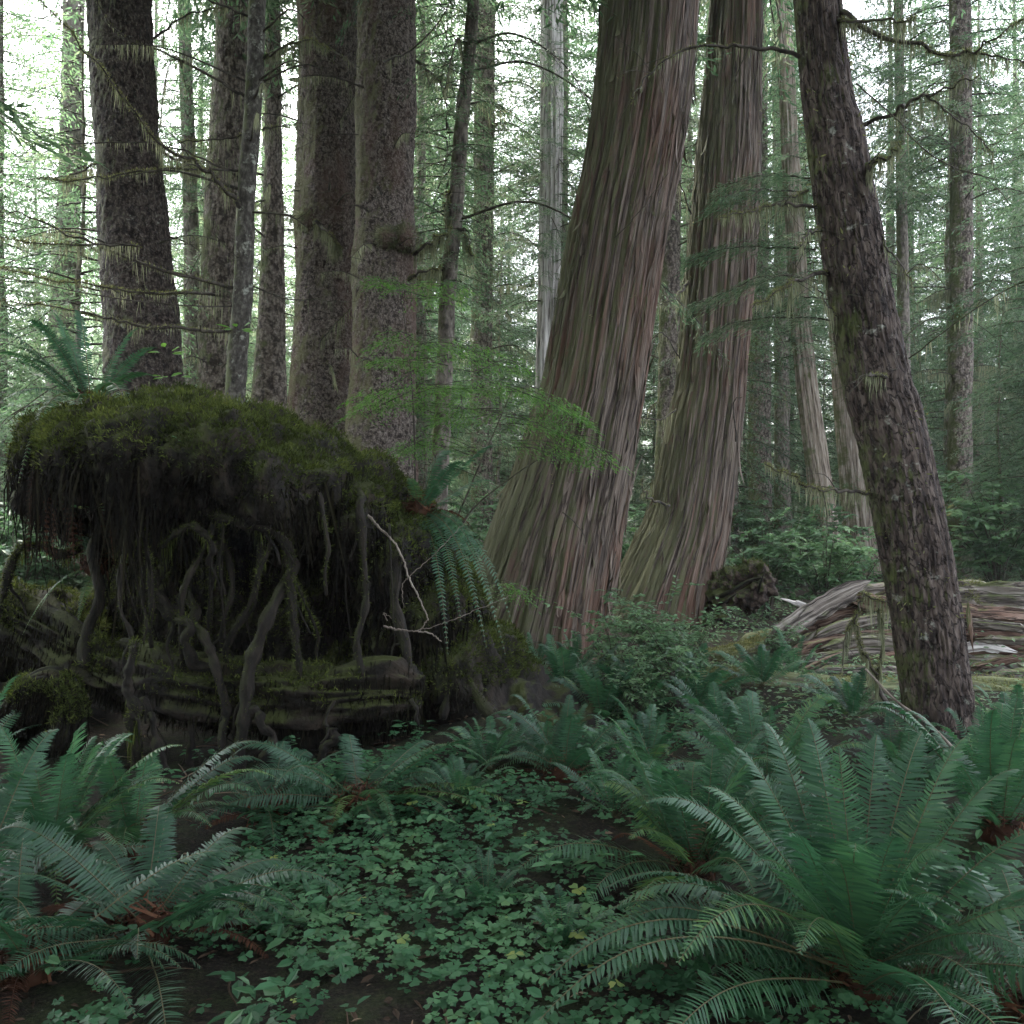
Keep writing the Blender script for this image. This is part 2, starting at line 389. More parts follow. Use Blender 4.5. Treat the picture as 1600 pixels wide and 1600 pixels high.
def trunk_path(rows, d, top=14.0, topr=.7, base_z=None):
    """rows: (px, py, width px) from the top of the picture down; carried on above the frame and down to the ground"""
    rows = sorted(rows, key=lambda r: -r[1])
    c = [W(px, py, d) for px, py, _ in rows]; r = [wd * d / F / 2 for _, _, wd in rows]
    b = c[0]; z0 = float(gz(b[0], b[1])) if base_z is None else base_z
    if b[2] > z0 - .15:
        k = (c[1] - c[0]); s = (b[2] - (z0 - .2)) / max(k[2], .05); s = min(s, 3)
        e = b - k * s * .8; e[2] = z0 - .2
        c.insert(0, e); r.insert(0, r[0] * 1.12)
    nv = len(c) - 1; k = unit(c[-1] - c[-2]); k = unit(k + np.array([0, 0, .6])); last = c[-1]; lr = r[-1]
    for f in (.33, .66, 1.0):
        c.append(last + k * top * f); r.append(lr * (1 - (1 - topr) * f))
    c = np.array(c); r = np.array(r)
    s = np.concatenate([[0], np.cumsum(np.linalg.norm(np.diff(c, axis=0), axis=1))])
    return c, r, s, s[nv]

def resample(c, r, s, step, fine_to=None):
    L = s[-1]; fine_to = L if fine_to is None else min(fine_to, L)
    q = np.concatenate([np.arange(0, fine_to, step), np.arange(fine_to, L, step * 5), [L]])
    n = len(c); sp = spline(c, 40 * (n - 1) + 1)
    tp = np.interp(np.linspace(0, n - 1, len(sp)), np.arange(n), s)
    cc = np.stack([np.interp(q, tp, sp[:, k]) for k in range(3)], -1)
    rr = np.interp(q, s, r)
    return cc, rr

def trunk_geo(rows, d, style, M_, step, seed, top=14., topr=.7, fine=None):
    c, r, s, vis = trunk_path(rows, d, top, topr)
    vis += .5
    cc, rr = resample(c, r, s, step, vis)
    g = G(); tube(g, cc, rr, M_, 0, sty(style, seed))
    if style == 'cedar' and M_ > 200:                     # loose fibrous strips of bark lying on and lifting off the trunk
        vv = g.v[0].reshape(len(cc), M_, 3); bb = g.bc[0].reshape(len(cc), M_, 3); nv_ = int(np.sum(cc[:, 2] < 9.5))
        T_, A_, B_ = frames(cc)
        for k in range(900):
            i0 = int(R.integers(2, nv_ - 12)); ln = int(U(8, 44)); i1 = min(i0 + ln, nv_ - 1); ii = np.linspace(i0, i1, 8).astype(int); j = int(R.integers(M_)); wq = max(1, int(U(1, 4)))
            out = unit(vv[ii, j] - cc[ii]); lift = .006 + U(.0, .035) * np.abs(np.linspace(-1, 1, 8) - U(-.6, .6)) ** 3
            a = vv[ii, (j - wq) % M_] + out * lift[:, None]; b = vv[ii, (j + wq) % M_] + out * (lift * U(.5, 1.2))[:, None]; m_ = (a + b) / 2 + out * .006
            tp = np.minimum(1, np.minimum(np.arange(8), np.arange(8)[::-1]) / 1.5 + .15)[:, None]; a = m_ + (a - m_) * tp; b = m_ + (b - m_) * tp
            V = np.stack([a, m_, b], 1).reshape(-1, 3); q = np.arange(7)[:, None] * 3
            F_ = np.concatenate([np.stack([q, q + 1, q + 4, q + 3], -1).reshape(-1, 4), np.stack([q + 1, q + 2, q + 5, q + 4], -1).reshape(-1, 4)])
            g.add(V, F_, 0, None, np.repeat(bb[ii, j] + U(0, .6), 3, 0).reshape(-1, 3) + np.tile([[-.012, 0, 0], [0, 0, 0], [.012, 0, 0]], (8, 1)), True)
    return g, cc, rr

def fuzz(g, c, r, per_m, L, Wd, mat=0, up=.3, side=1.0):
    """moss sleeve: short blades all round a branch, thicker on top"""
    s = np.concatenate([[0], np.cumsum(np.linalg.norm(np.diff(c, axis=0), axis=1))])
    n = int(per_m * s[-1])
    if n < 1: return
    q = U(0, s[-1], n); keep = noise(np.stack([q * 3.1, q * 0 + s[-1], q * 0], -1), 5) > .32
    q = q[keep]; n = len(q)
    P = np.stack([np.interp(q, s, c[:, k]) for k in range(3)], -1); rr = np.interp(q, s, np.broadcast_to(r, (len(c),)))
    D = rdir(n); D[:, 2] += up; D = unit(D)
    scatter(g, P + D * rr[:, None] * .6, D + rdir(n) * .5, rdir(n), L * U(.5, 1.3, n), Wd * U(.6, 1.3, n), 'blade', mat)

def hang(g, c, per_m, L, Wd, mat=0, lo=0., hi=1.):
    """hanging strands below a line"""
    s = np.concatenate([[0], np.cumsum(np.linalg.norm(np.diff(c, axis=0), axis=1))])
    n = int(per_m * s[-1] * (hi - lo))
    if n < 1: return
    q = U(lo, hi, n) * s[-1]
    dens = noise(np.stack([q * 6, q * 0 + s[-1], q * 0], -1), 8)
    P = np.stack([np.interp(q, s, c[:, k]) for k in range(3)], -1)
    D = np.stack([U(-.12, .12, n), U(-.12, .12, n), -np.ones(n)], -1)
    ll = L * (dens ** 2.2 * 1.7 + .08) * U(.4, 1.2, n)
    a = ang(n)
    scatter(g, P, D, np.stack([np.cos(a), np.sin(a), 0 * a], -1), ll, Wd * U(.5, 1.4, n), 'strand', mat, zs=ll * .06)

def needles_on(g, c, rad, per_m, L, Wd, mat=0, flat=.35, droop=.3):
    """flat conifer sprays along a twig line"""
    s = np.concatenate([[0], np.cumsum(np.linalg.norm(np.diff(c, axis=0), axis=1))])
    n = int(per_m * s[-1])
    q = U(0, 1, n) ** .8 * s[-1]
    P = np.stack([np.interp(q, s, c[:, k]) for k in range(3)], -1)
    T = unit(np.gradient(c, axis=0)); Tq = np.stack([np.interp(q, s, T[:, k]) for k in range(3)], -1)
    up = np.array([0, 0, 1.]); Sd = unit(np.cross(up, Tq)) * np.where(U(0, 1, n) < .5, -1, 1)[:, None]
    f = U(0, 1, n); P = P + Sd * (f * rad)[:, None] + np.stack([U(-.02, .02, n), U(-.02, .02, n), -droop * rad * f ** 2 + U(-.02, .02, n)], -1) * 1.0
    D = Tq * U(.2, 1., n)[:, None] + Sd * U(.3, 1., n)[:, None]; D[:, 2] -= U(0, flat, n)
    N = np.tile(up, (n, 1)) + rdir(n) * flat
    scatter(g, P, D, N, L * U(.6, 1.3, n), Wd * U(.6, 1.3, n), 'blade', mat)

def branch(tree, pts, d, r0, r1, moss=0, lich=0, lichL=.25, twigs=0, name='branch', foliage=None, mossr=.02):
    """a bare branch as a part of its tree; its moss and hanging lichen are sub-parts. pts: (px, py) or (px, py, distance)"""
    c = np.array([W(p[0], p[1], p[2] if len(p) > 2 else d) for p in pts])
    c = spline(c, 10 * len(c)); n = len(c)
    c[1:-1] += (np.stack([noise(np.stack([np.arange(n) * .35, np.full(n, k + c[0, 0]), np.full(n, c[0, 2])], -1), 40 + k) for k in range(3)], -1) - .5)[1:-1] * r0 * 3
    r = np.linspace(r0, r1, n); g = G(); tube(g, c, r, 7, 0, sty('thin', int(pts[0][0])))
    for k in range(twigs):
        i = R.integers(n // 5, n); t0 = c[i]; dr = unit(unit(c[-1] - c[0]) * .8 + rdir(1)[0] * .9 + np.array([0, 0, -.25]))
        L = U(.12, .5); e = np.array([t0, t0 + dr * L * .5 + rdir(1)[0] * .03, t0 + dr * L + np.array([0, 0, -.12 * L])])
        tube(g, spline(e, 6), np.linspace(max(r[i] * .45, .002), .0012, 6), 4)
    b = obj(name, g, M['branch'], tree)
    if moss:
        m = G(); fuzz(m, c, r + mossr * .4, 900 * moss, mossr * 1.6, mossr * .32)
        if m.n: obj('moss', m, M['mossbr'], b)
    if lich:
        m = G(); hang(m, c, 260 * lich, lichL, .006)
        if m.n: obj('hanging_lichen', m, M['lichen'], b)
    if foliage is not None:
        m = G(); foliage(m, c); obj('needles', m, M['conifer'], b)
    return b, c

# ---- conifer crowns: meshes shared by the copies
def crown_mesh(name, H, z0, nb, Lmax, tw, per, eL, eW, seed, mats, droop=.35, top=.12, lich=0):
    g = G(); rr = np.random.default_rng(seed); u = rr.uniform
    P, D, N, LL, WW, RN = [], [], [], [], [], []
    hang_pts = []
    for b in range(nb):
        f = (b + u(0, 1)) / nb; h = z0 + (H - z0) * f
        a = b * 2.399 + u(-.5, .5); Lb = (Lmax * (1 - f) ** .65 + Lmax * top) * u(.65, 1.15)
        if f < .3: Lb *= u(.6, 1.1)
        dr = np.array([np.cos(a), np.sin(a), 0]); sd = np.array([-np.sin(a), np.cos(a), 0])
        t = np.linspace(0, 1, 7); up = u(-.1, .3)
        c = np.stack([dr[0] * Lb * t, dr[1] * Lb * t, h + Lb * (up * t - (droop + u(-.1, .15)) * t ** 2)], -1) + sd * (np.sin(t * 3) * u(-.1, .1) * Lb)[:, None]
        tube(g, c, np.linspace(.006 + .007 * Lb, .003, 7), 4, 1, cap=False)
        k = max(4, int(tw * Lb / Lmax)); tone = u(.15, .85)
        for j in range(k):
            tt = .12 + .88 * (j + u(0, .9)) / k; i = min(int(tt * 6), 5); p0 = c[i] + (c[i + 1] - c[i]) * (tt * 6 - i)
            s_ = 1 if j % 2 else -1; tl = Lb * .34 * (1.05 - tt) ** .6 * u(.6, 1.2) + .1
            td = unit(sd * s_ * u(.6, 1) + dr * u(.5, .9)); td[2] -= u(.05, .35)
            m = max(3, int(per * (tl / (Lmax * .3) + .25)))
            q = rr.uniform(0, 1, m); pp = p0 + td * (q * tl)[:, None]; pp[:, 2] -= q ** 2 * tl * u(.1, .5)
            pp += rr.uniform(-1, 1, (m, 3)) * np.array([.05, .05, .03]) * (1 + Lmax * .25)
            P.append(pp); dd = np.tile(td, (m, 1)) + rr.uniform(-.8, .8, (m, 3)) * np.array([1, 1, .45]); dd[:, 2] -= .18; D.append(dd)
            nn = np.tile([0, 0, 1.], (m, 1)) + rr.uniform(-.6, .6, (m, 3)); N.append(nn)
            LL.append(eL * rr.uniform(.6, 1.35, m)); WW.append(eW * rr.uniform(.6, 1.35, m)); RN.append(np.clip(tone + rr.uniform(-.3, .3, m), 0, 1))
    scatter(g, np.concatenate(P), np.concatenate(D), np.concatenate(N), np.concatenate(LL), np.concatenate(WW), 'blade', 0, np.concatenate(RN))
    return g.mesh(name, mats)

CB = [M['conifer'], M['branch']]; CL = [M['conifer_lit'], M['branch']]
CR = {
 'tall': [crown_mesh('crown_tall', 22, 2.0, 150, 3.4, 34, 17, .15, .034, 100 + k, CB) for k in range(3)],
 'tall_light': [crown_mesh('crown_tall_lit', 22, 1.8, 140, 3.6, 32, 16, .16, .038, 120 + k, CL) for k in range(2)],
 'young': [crown_mesh('crown_young', 9, .4, 110, 2.1, 28, 16, .10, .022, 140 + k, CB, droop=.42) for k in range(3)],
 'young_light': [crown_mesh('crown_young_lit', 9, .3, 105, 2.2, 28, 16, .105, .025, 160 + k, CL, droop=.42) for k in range(2)],
 'canopy': [crown_mesh('crown_canopy', 16, 0, 85, 4.4, 38, 24, .17, .036, 180 + k, CB, droop=.30) for k in range(2)],
}
def pole_mesh(name, H, r, seed, m):
    n = 40; z = np.linspace(-.3, H, n); rs = np.random.default_rng(seed)
    c = np.stack([np.cumsum(rs.uniform(-.03, .03, n)), np.cumsum(rs.uniform(-.03, .03, n)), z], -1); c[:, :2] -= c[2, :2]
    rad = r * (1 - .93 * np.clip(z / H, 0, 1)) + r * .5 * np.exp(-np.maximum(z, 0) / .35)
    g = G(); tube(g, c, rad, 12, 0, sty('spruce', seed)); return g.mesh(name, m)
POLE = {'tall': [pole_mesh('trunk_tall', 22.5, .26, 5 + k, M['far_bark']) for k in range(3)], 'young': [pole_mesh('trunk_young', 9.2, .075, 15 + k, M['far_bark']) for k in range(2)]}

def near_tree(name, label, cat, rows, d, style, m, seed, M_=160, step=.03, top=14., topr=.6, canopy=1.0, cz=9.5, moss=0, lich=0):
    g, cc, rr = trunk_geo(rows, d, style, M_, step, seed, top, topr)
    root = thing(name, label, cat, (cc[0][0], cc[0][1], float(gz(cc[0][0], cc[0][1]))))
    t = obj('trunk', g, m, root)
    if canopy:
        i = int(np.argmin(np.abs(cc[:, 2] - cz))); me = CR['canopy'][seed % 2]
        c = bpy.data.objects.new('crown', me); COL.objects.link(c); c.parent = root
        c.location = Vector(cc[i]) - root.location; c.scale = (canopy,) * 3; c.rotation_euler = (0, 0, seed * 1.7)
    if moss or lich:                                     # moss cushions and lichen beards growing on the bark
        mg = G()
        vis = [i for i in range(len(cc)) if cc[i][2] < 9]
        n = int(2600 * moss)
        if n:
            i = R.choice(vis, n); a = ang(n); P = cc[i] + np.stack([np.cos(a), np.sin(a), 0 * a], -1) * (rr[i] * 1.0)[:, None]
            ok = fbm(P * np.array([2.2, 2.2, 1.1]), 3, seed) > .53; P = P[ok]; a = a[ok]; k = len(P)
            out = np.stack([np.cos(a), np.sin(a), U(-.6, .5, k)], -1)
            for q in range(5):
                scatter(mg, P + rdir(k) * .03, out + rdir(k) * .6, rdir(k), U(.02, .055, k), U(.006, .014, k), 'blade')
        n = int(700 * lich)
        if n:
            i = R.choice(vis, n); a = ang(n); P = cc[i] + np.stack([np.cos(a), np.sin(a), 0 * a], -1) * (rr[i] * 1.03)[:, None]
            ok = fbm(P * np.array([1.6, 1.6, .5]), 2, seed + 5) > .52; P = P[ok]; a = a[ok]; k = len(P)
            L = U(.05, .40, k) ** 1.2
            for q in range(3):
                scatter(mg, P + rdir(k) * .04, np.stack([U(-.1, .1, k), U(-.1, .1, k), -np.ones(k)], -1), np.stack([np.cos(a), np.sin(a), 0 * a], -1), L * U(.5, 1.2, k), U(.005, .016, k), 'strand', 0, zs=L * .05)
        if mg.n: obj('moss', mg, M['lichen'] if lich > moss else M['mossbr'], root)
    return root, cc, rr

# the great cedars
ced1, c1, _ = near_tree('cedar_tree', 'massive leaning cedar with stringy grey and red bark, just right of the mossy stump', 'tree',
    [(1015, 0, 140), (990, 225, 138), (961, 375, 144), (925, 596, 153), (913, 650, 158), (888, 762, 176), (868, 837, 192), (851, 912, 206), (834, 985, 222)], 10.0, 'cedar', M['cedar'], 3, 420, .03, canopy=1.1, moss=.25)
ced2, c2, _ = near_tree('cedar_tree', 'tall reddish cedar with flared base, standing behind the leafy bushes near the fallen log', 'tree',
    [(1150, 0, 76), (1140, 225, 93), (1126, 412, 101), (1110, 596, 101), (1102, 650, 107), (1078, 800, 122), (1056, 875, 142), (1035, 940, 165)], 12.7, 'cedar', M['cedar'], 17, 380, .035, canopy=1.1, moss=.2)
# the dark leaning trunk on the right
lean, cl, _ = near_tree('hemlock_tree', 'dark furrowed leaning trunk in front of the fallen log, big fern at its foot', 'tree',
    [(1278, 0, 66), (1307, 225, 83), (1330, 375, 90), (1368, 596, 97), (1384, 650, 100), (1418, 800, 102), (1444, 950, 101), (1461, 1081, 98), (1472, 1190, 100)], 5.8, 'hem', M['hemlock'], 5, 320, .012, canopy=.8, cz=7.5, moss=.12)
# the spruces on the left
spr1, s1, _ = near_tree('spruce_tree', 'dark rough trunk draped with pale lichen, behind the ferny end of the stump', 'tree',
    [(187, 0, 92), (198, 187, 96), (212, 375, 104), (226, 590, 112), (238, 800, 128)], 11.0, 'spruce', M['spruce_dark'], 8, 200, .03, canopy=1.1, lich=4.)
spr2, s2, _ = near_tree('spruce_tree', 'left one of the twin spruces, scaly reddish trunk with a mossy knot', 'tree',
    [(514, 0, 92), (513, 225, 94), (511, 450, 98), (507, 600, 106), (505, 700, 120), (503, 860, 150)], 12.5, 'spruce', M['spruce'], 9, 220, .03, canopy=1.1, cz=10.5, moss=.22)
spr3, s3, _ = near_tree('spruce_tree', 'right one of the twin spruces, scaly grey trunk with a mossy burl', 'tree',
    [(604, 0, 90), (603, 225, 91), (602, 375, 93), (600, 480, 96), (597, 600, 102), (595, 720, 112), (593, 880, 140)], 11.5, 'spruce', M['spruce'], 10, 220, .028, canopy=1.1, moss=.25)
spr4, s4, _ = near_tree('spruce_tree', 'moss-greened pale trunk seen just behind the slim branchy tree', 'tree',
    [(365, 0, 50), (357, 187, 52), (346, 375, 58), (340, 590, 62), (338, 760, 70)], 14.0, 'spruce', M['mottled'], 12, 120, .04, canopy=1.0, cz=11, moss=.3, lich=.5)
slim, sl_, _ = near_tree('hemlock_tree', 'slim grey trunk with many bare branches reaching left above the stump', 'tree',
    [(402, 0, 26), (396, 157, 27), (385, 300, 28), (380, 456, 30), (371, 560, 31), (364, 680, 33)], 9.0, 'thin', M['thin'], 13, 64, .03, canopy=.7, cz=8.0)

# bare branches of the slim tree: mossy, with beards of lichen
for pts, r0, ms, li, tw in [
    ([(390, 157, 9), (340, 125, 8.9), (262, 84, 8.7), (187, 49, 8.5), (140, -15, 8.3)], .018, .1, .25, 4),
    ([(382, 335, 9), (345, 290, 8.8), (311, 255, 8.6), (255, 225, 8.4), (142, 90, 8.1), (60, -10, 7.9)], .028, .7, .8, 3),
    ([(380, 280, 9), (318, 250, 9), (250, 226, 8.9), (140, 222, 8.7), (60, 225, 8.5), (0, 190, 8.3)], .013, .05, .3, 6),
    ([(371, 456, 9), (300, 435, 8.8), (195, 397, 8.5), (124, 375, 8.3), (60, 345, 8.1), (-40, 318, 7.9)], .022, .25, .4, 9),
    ([(352, 465, 9), (290, 458, 8.8), (195, 452, 8.6), (112, 442, 8.4), (0, 420, 8.2)], .018, 1.0, 1.4, 6),
    ([(368, 520, 9), (326, 516, 8.8), (210, 506, 8.5), (157, 495, 8.3), (75, 480, 8.1), (-30, 462, 7.9)], .022, .5, .7, 6),
    ([(412, 92, 9), (440, 75, 8.8), (487, 62, 8.6), (514, 78, 8.4)], .015, .8, 1.5, 2),
    ([(383, 210, 9), (350, 218, 9), (292, 221, 9.1), (240, 235, 9.2)], .012, .4, .5, 3),
    ([(384, 266, 9), (259, 266, 8.7), (157, 277, 8.5), (105, 282, 8.4), (67, 278, 8.3)], .014, .7, 1.5, 3),
    ([(409, 202, 9), (440, 197, 9), (472, 191, 9)], .012, .5, 1.2, 1),
    ([(394, 448, 9), (430, 462, 8.9), (470, 468, 8.8), (502, 469, 8.7), (545, 472, 8.6)], .009, 0, .1, 4),
    ([(218, 385, 8.4), (150, 383, 8.3), (60, 380, 8.2), (-20, 370, 8.1)], .012, .7, 1.5, 3),
    ([(385, 420, 9), (370, 400, 8.9), (340, 370, 8.8)], .010, .1, .2, 1),
    ([(372, 480, 9), (300, 478, 8.7), (160, 462, 8.3), (40, 440, 8.1), (-40, 425, 8)], .008, .05, .2, 8),
    ([(405, 30, 9), (330, 2, 8.8), (300, -20, 8.7)], .015, .1, .3, 2),
    ([(402, 60, 9), (455, 15, 8.8), (500, 60, 8.5), (560, 105, 8.2)], .011, .05, .2, 3),
]:
    branch(slim, pts, 9, r0, .003, ms * .9, li * .55, .17, tw + 7)
# branches of the leaning trunk
for pts, r0, ms, li, tw in [
    ([(1345, 197, 5.8), (1400, 172, 5.7), (1440, 150, 5.6), (1484, 132, 5.5), (1530, 118, 5.4)], .022, .5, .8, 5),
    ([(1448, 146, 5.6), (1480, 175, 5.5), (1520, 205, 5.4), (1552, 238, 5.3)], .010, .3, .6, 4),
    ([(1330, 262, 5.75), (1355, 262, 5.6), (1380, 245, 5.5), (1403, 223, 5.4)], .034, 1.2, 1.2, 0),
    ([(1256, 90, 5.8), (1220, 78, 5.8), (1160, 74, 5.8), (1110, 68, 5.8), (1070, 78, 5.8), (1030, 100, 5.75), (995, 140, 5.7), (985, 160, 5.7)], .020, .5, .4, 4),
    ([(1280, 325, 5.8), (1240, 318, 5.7), (1200, 322, 5.6), (1160, 332, 5.5), (1124, 338, 5.4)], .017, 1.0, 1.0, 2),
    ([(1262, 298, 5.8), (1235, 308, 5.7), (1212, 318, 5.6)], .012, 1.0, .8, 1),
    ([(1290, 425, 5.8), (1250, 435, 5.6), (1215, 458, 5.4), (1175, 482, 5.3)], .021, 1.3, 1.2, 2),
    ([(1283, 360, 5.8), (1268, 360, 5.6), (1255, 375, 5.5), (1250, 386, 5.45)], .018, .8, .5, 0),
    ([(1310, 30, 5.7), (1340, 34, 5.5), (1390, 32, 5.4), (1430, 28, 5.3)], .020, 1.0, 1.6, 2),
    ([(1312, 10, 5.7), (1360, 50, 5.5), (1420, 70, 5.4), (1500, 81, 5.2), (1540, 68, 5.1), (1600, 30, 5.0)], .026, .9, 1.4, 5),
    ([(1510, 80, 5.2), (1560, 88, 5.1), (1610, 100, 5.0)], .010, .6, 1.2, 3),
    ([(1358, 770, 5.75), (1320, 766, 5.6), (1270, 762, 5.4), (1235, 745, 5.3), (1195, 725, 5.2)], .017, 1.3, .8, 1),
    ([(1372, 350, 5.75), (1385, 385, 5.6), (1402, 405, 5.55), (1425, 440, 5.5)], .012, .6, .6, 3),
    ([(1338, 130, 5.7), (1400, 185, 5.5), (1440, 230, 5.3), (1500, 265, 5.2), (1555, 280, 5.1)], .007, .1, .1, 5),
    ([(1384, 588, 5.6), (1362, 585, 5.45), (1352, 588, 5.4)], .020, 1.0, .5, 0),
    ([(1310, 500, 5.8), (1290, 470, 5.6), (1272, 440, 5.5)], .010, .6, .6, 2),
    ([(1420, 560, 5.7), (1500, 500, 5.4), (1560, 460, 5.2), (1640, 420, 5.0)], .007, .1, .2, 6),
]:
    branch(lean, pts, 5.8, r0 * .7, .003, ms, li * .7, .13, tw + 4, mossr=.013)
# green flat sprays on the leaning trunk's dead-looking side boughs
def spray_bough(tree, pts, w_, n, wd=.16, L=.05, Wd=.008):
    branch(tree, pts, 5.8, .007, .002, 0, 0, foliage=lambda g, c: [needles_on(g, c + np.array([0, U(-.06, .06), U(-.03, .02)]), wd * U(.6, 1.2), n, L, Wd, droop=.4) for _ in range(3)])
for pts in [[(1262, 300, 6.3), (1200, 296, 6.2), (1150, 300, 6.1), (1112, 312, 6.0)], [(1270, 280, 6.3), (1215, 272, 6.4), (1160, 280, 6.4), (1120, 292, 6.4)],
            [(1275, 390, 6.2), (1190, 385, 6.3), (1130, 390, 6.3), (1070, 410, 6.3)], [(1290, 440, 6.2), (1200, 430, 6.2), (1130, 460, 6.2), (1080, 478, 6.2)],
            [(1300, 500, 6.2), (1230, 495, 6.2), (1150, 505, 6.2), (1095, 530, 6.2)], [(1300, 470, 6.2), (1250, 462, 6.2), (1200, 470, 6.2)]]:
    spray_bough(lean, pts, 0, 520)
# branches of the other near trees
for t, d, lst in [
    (ced1, 9.2, [([(960, 372, 9.3), (1000, 330, 9.0), (1046, 268, 8.8)], .006, 0, 0, 0), ([(880, 800, 9.0), (910, 832, 8.9), (912, 870, 8.8), (898, 930, 8.8), (895, 962, 8.8)], .006, 0, 0, 1)]),
    (ced2, 12.2, [([(1150, 690, 12.1), (1148, 628, 11.9), (1160, 620, 11.8)], .012, 0, 0, 0), ([(1046, 790, 12.1), (1012, 775, 11.9), (1004, 745, 11.8)], .02, .2, 0, 0),
                  ([(1056, 640, 12.4), (1030, 655, 12), (990, 650, 12), (965, 640, 11.8)], .012, 0, .2, 3), ([(1075, 440, 12.5), (1050, 470, 12), (1020, 478, 12)], .022, .2, .3, 4),
                  ([(1062, 560, 12.4), (1035, 520, 12), (1010, 550, 12), (1005, 620, 12)], .010, 0, .1, 3), ([(1080, 335, 12.4), (1060, 280, 12.2), (1040, 240, 12.2)], .014, 0, .2, 4)]),
    (spr3, 11, [([(650, 95, 11.3), (670, 110, 11), (692, 135, 10.8), (700, 150, 10.6)], .02, .2, .5, 5), ([(600, 95, 11), (640, 80, 10.5), (680, 40, 10.2), (715, -10, 10)], .016, .1, .2, 4),
                ([(640, 438, 11.2), (660, 425, 11), (690, 418, 10.8)], .03, 1., .8, 1), ([(648, 395, 11.3), (670, 380, 11), (705, 358, 10.8)], .03, 1., .8, 1),
                ([(560, 560, 11), (545, 545, 10.8), (520, 545, 10.6)], .008, 0, .2, 2)]),
    (spr2, 12, [([(470, 336, 12.2), (440, 338, 12)], .012, .3, 0, 0), ([(490, 345, 11.9), (515, 365, 11.7), (535, 390, 11.6)], .03, 1.2, 2., 0), ([(500, 535, 12), (530, 500, 11.7), (548, 482, 11.6)], .012, .1, .3, 3),
                ([(530, 190, 12), (560, 130, 11.7), (500, 160, 11.5)], .009, 0, .1, 3)]),
    (spr1, 10.6, [([(150, 255, 10.8), (120, 270, 10.6), (95, 280, 10.5)], .014, .6, 1., 1), ([(250, 240, 10.8), (290, 250, 10.7), (315, 255, 10.6)], .02, .8, 1., 2), ([(240, 60, 10.8), (300, 20, 10.6), (390, 10, 10.4)], .016, .2, .6, 4)]),
]:
    for pts, r0, ms, li, tw in lst: branch(t, pts, d, r0, .003, ms, li, .25, tw)
for t, cc, rr, d, nn in ((spr1, s1, None, 11, 9), (spr2, s2, None, 12.5, 12), (spr3, s3, None, 11.5, 12), (spr4, s4, None, 14, 8), (slim, sl_, None, 9, 8)):
    for k in range(nn):                                   # short dead twigs left on the bark
        ii = [i for i in range(len(cc)) if 2.8 < cc[i][2] < 8]; i = ii[R.integers(len(ii))]; a = U(-3.0, .1); D = np.array([np.cos(a), np.sin(a), U(-.35, .2)]); L = U(.35, .9) * (1.5 if U() < .3 else 1)
        g = G(); c = spline(np.array([cc[i], cc[i] + D * (.3 + L * .5) + [0, 0, .04], cc[i] + D * (.35 + L) + [0, 0, -.15 * L]]), 10); tube(g, c, np.linspace(U(.009, .02), .002, 10), 5)
        for q in range(4):
            j = R.integers(4, 10); e = c[j] + rdir(1)[0] * U(.08, .3) + np.array([0, 0, -.06]); tube(g, np.array([c[j], (c[j] + e) / 2 + rdir(1)[0] * .015, e]), np.array([.004, .003, .0015]), 4)
        b = obj('branch', g, M['branch'], t)
        if U() < .4: mg = G(); hang(mg, c[3:], 120, .14, .006); obj('hanging_lichen', mg, M['lichen'], b)
# knot, burl and holes as parts of their trunks
def lump(px, py, d, r, seed, sx=1., sz=1.):
    g = G(); c0 = W(px, py, d); n, m = 14, 20
    a = np.linspace(0.02, np.pi - .02, n); b = np.linspace(0, 2 * np.pi, m, endpoint=False); A, B = np.meshgrid(a, b, indexing='ij')
    D = np.stack([np.sin(A) * np.cos(B), np.sin(A) * np.sin(B), np.cos(A)], -1)
    q = r * (.75 + .6 * fbm(D * 2.2 + seed, 3, seed))[..., None] * D * np.array([sx, 1, sz]) + c0
    i = np.arange(n - 1)[:, None] * m; j = np.arange(m)[None]; j2 = (j + 1) % m
    g.add(q.reshape(-1, 3), np.stack([i + j, i + m + j, i + m + j2, i + j2], -1).reshape(-1, 4), 0, None, (q - c0).reshape(-1, 3)); return g, c0
for root, px, py, d, r, m in [(spr2, 482, 345, 12.15, .16, 'spruce'), (spr3, 632, 372, 11.2, .17, 'spruce'), (spr3, 605, 372, 11.12, .13, 'spruce')]:
    g, c0 = lump(px, py, d, r, px); b = obj('burl', g, M[m], root)
    mg = G(); n = 1500; D = rdir(n); scatter(mg, c0 + D * r * .8, D + rdir(n) * .5 + np.array([0, 0, -.4]), rdir(n), U(.03, .12, n), U(.004, .01, n), 'strand', zs=.004); obj('moss', mg, M['lichen'], b)

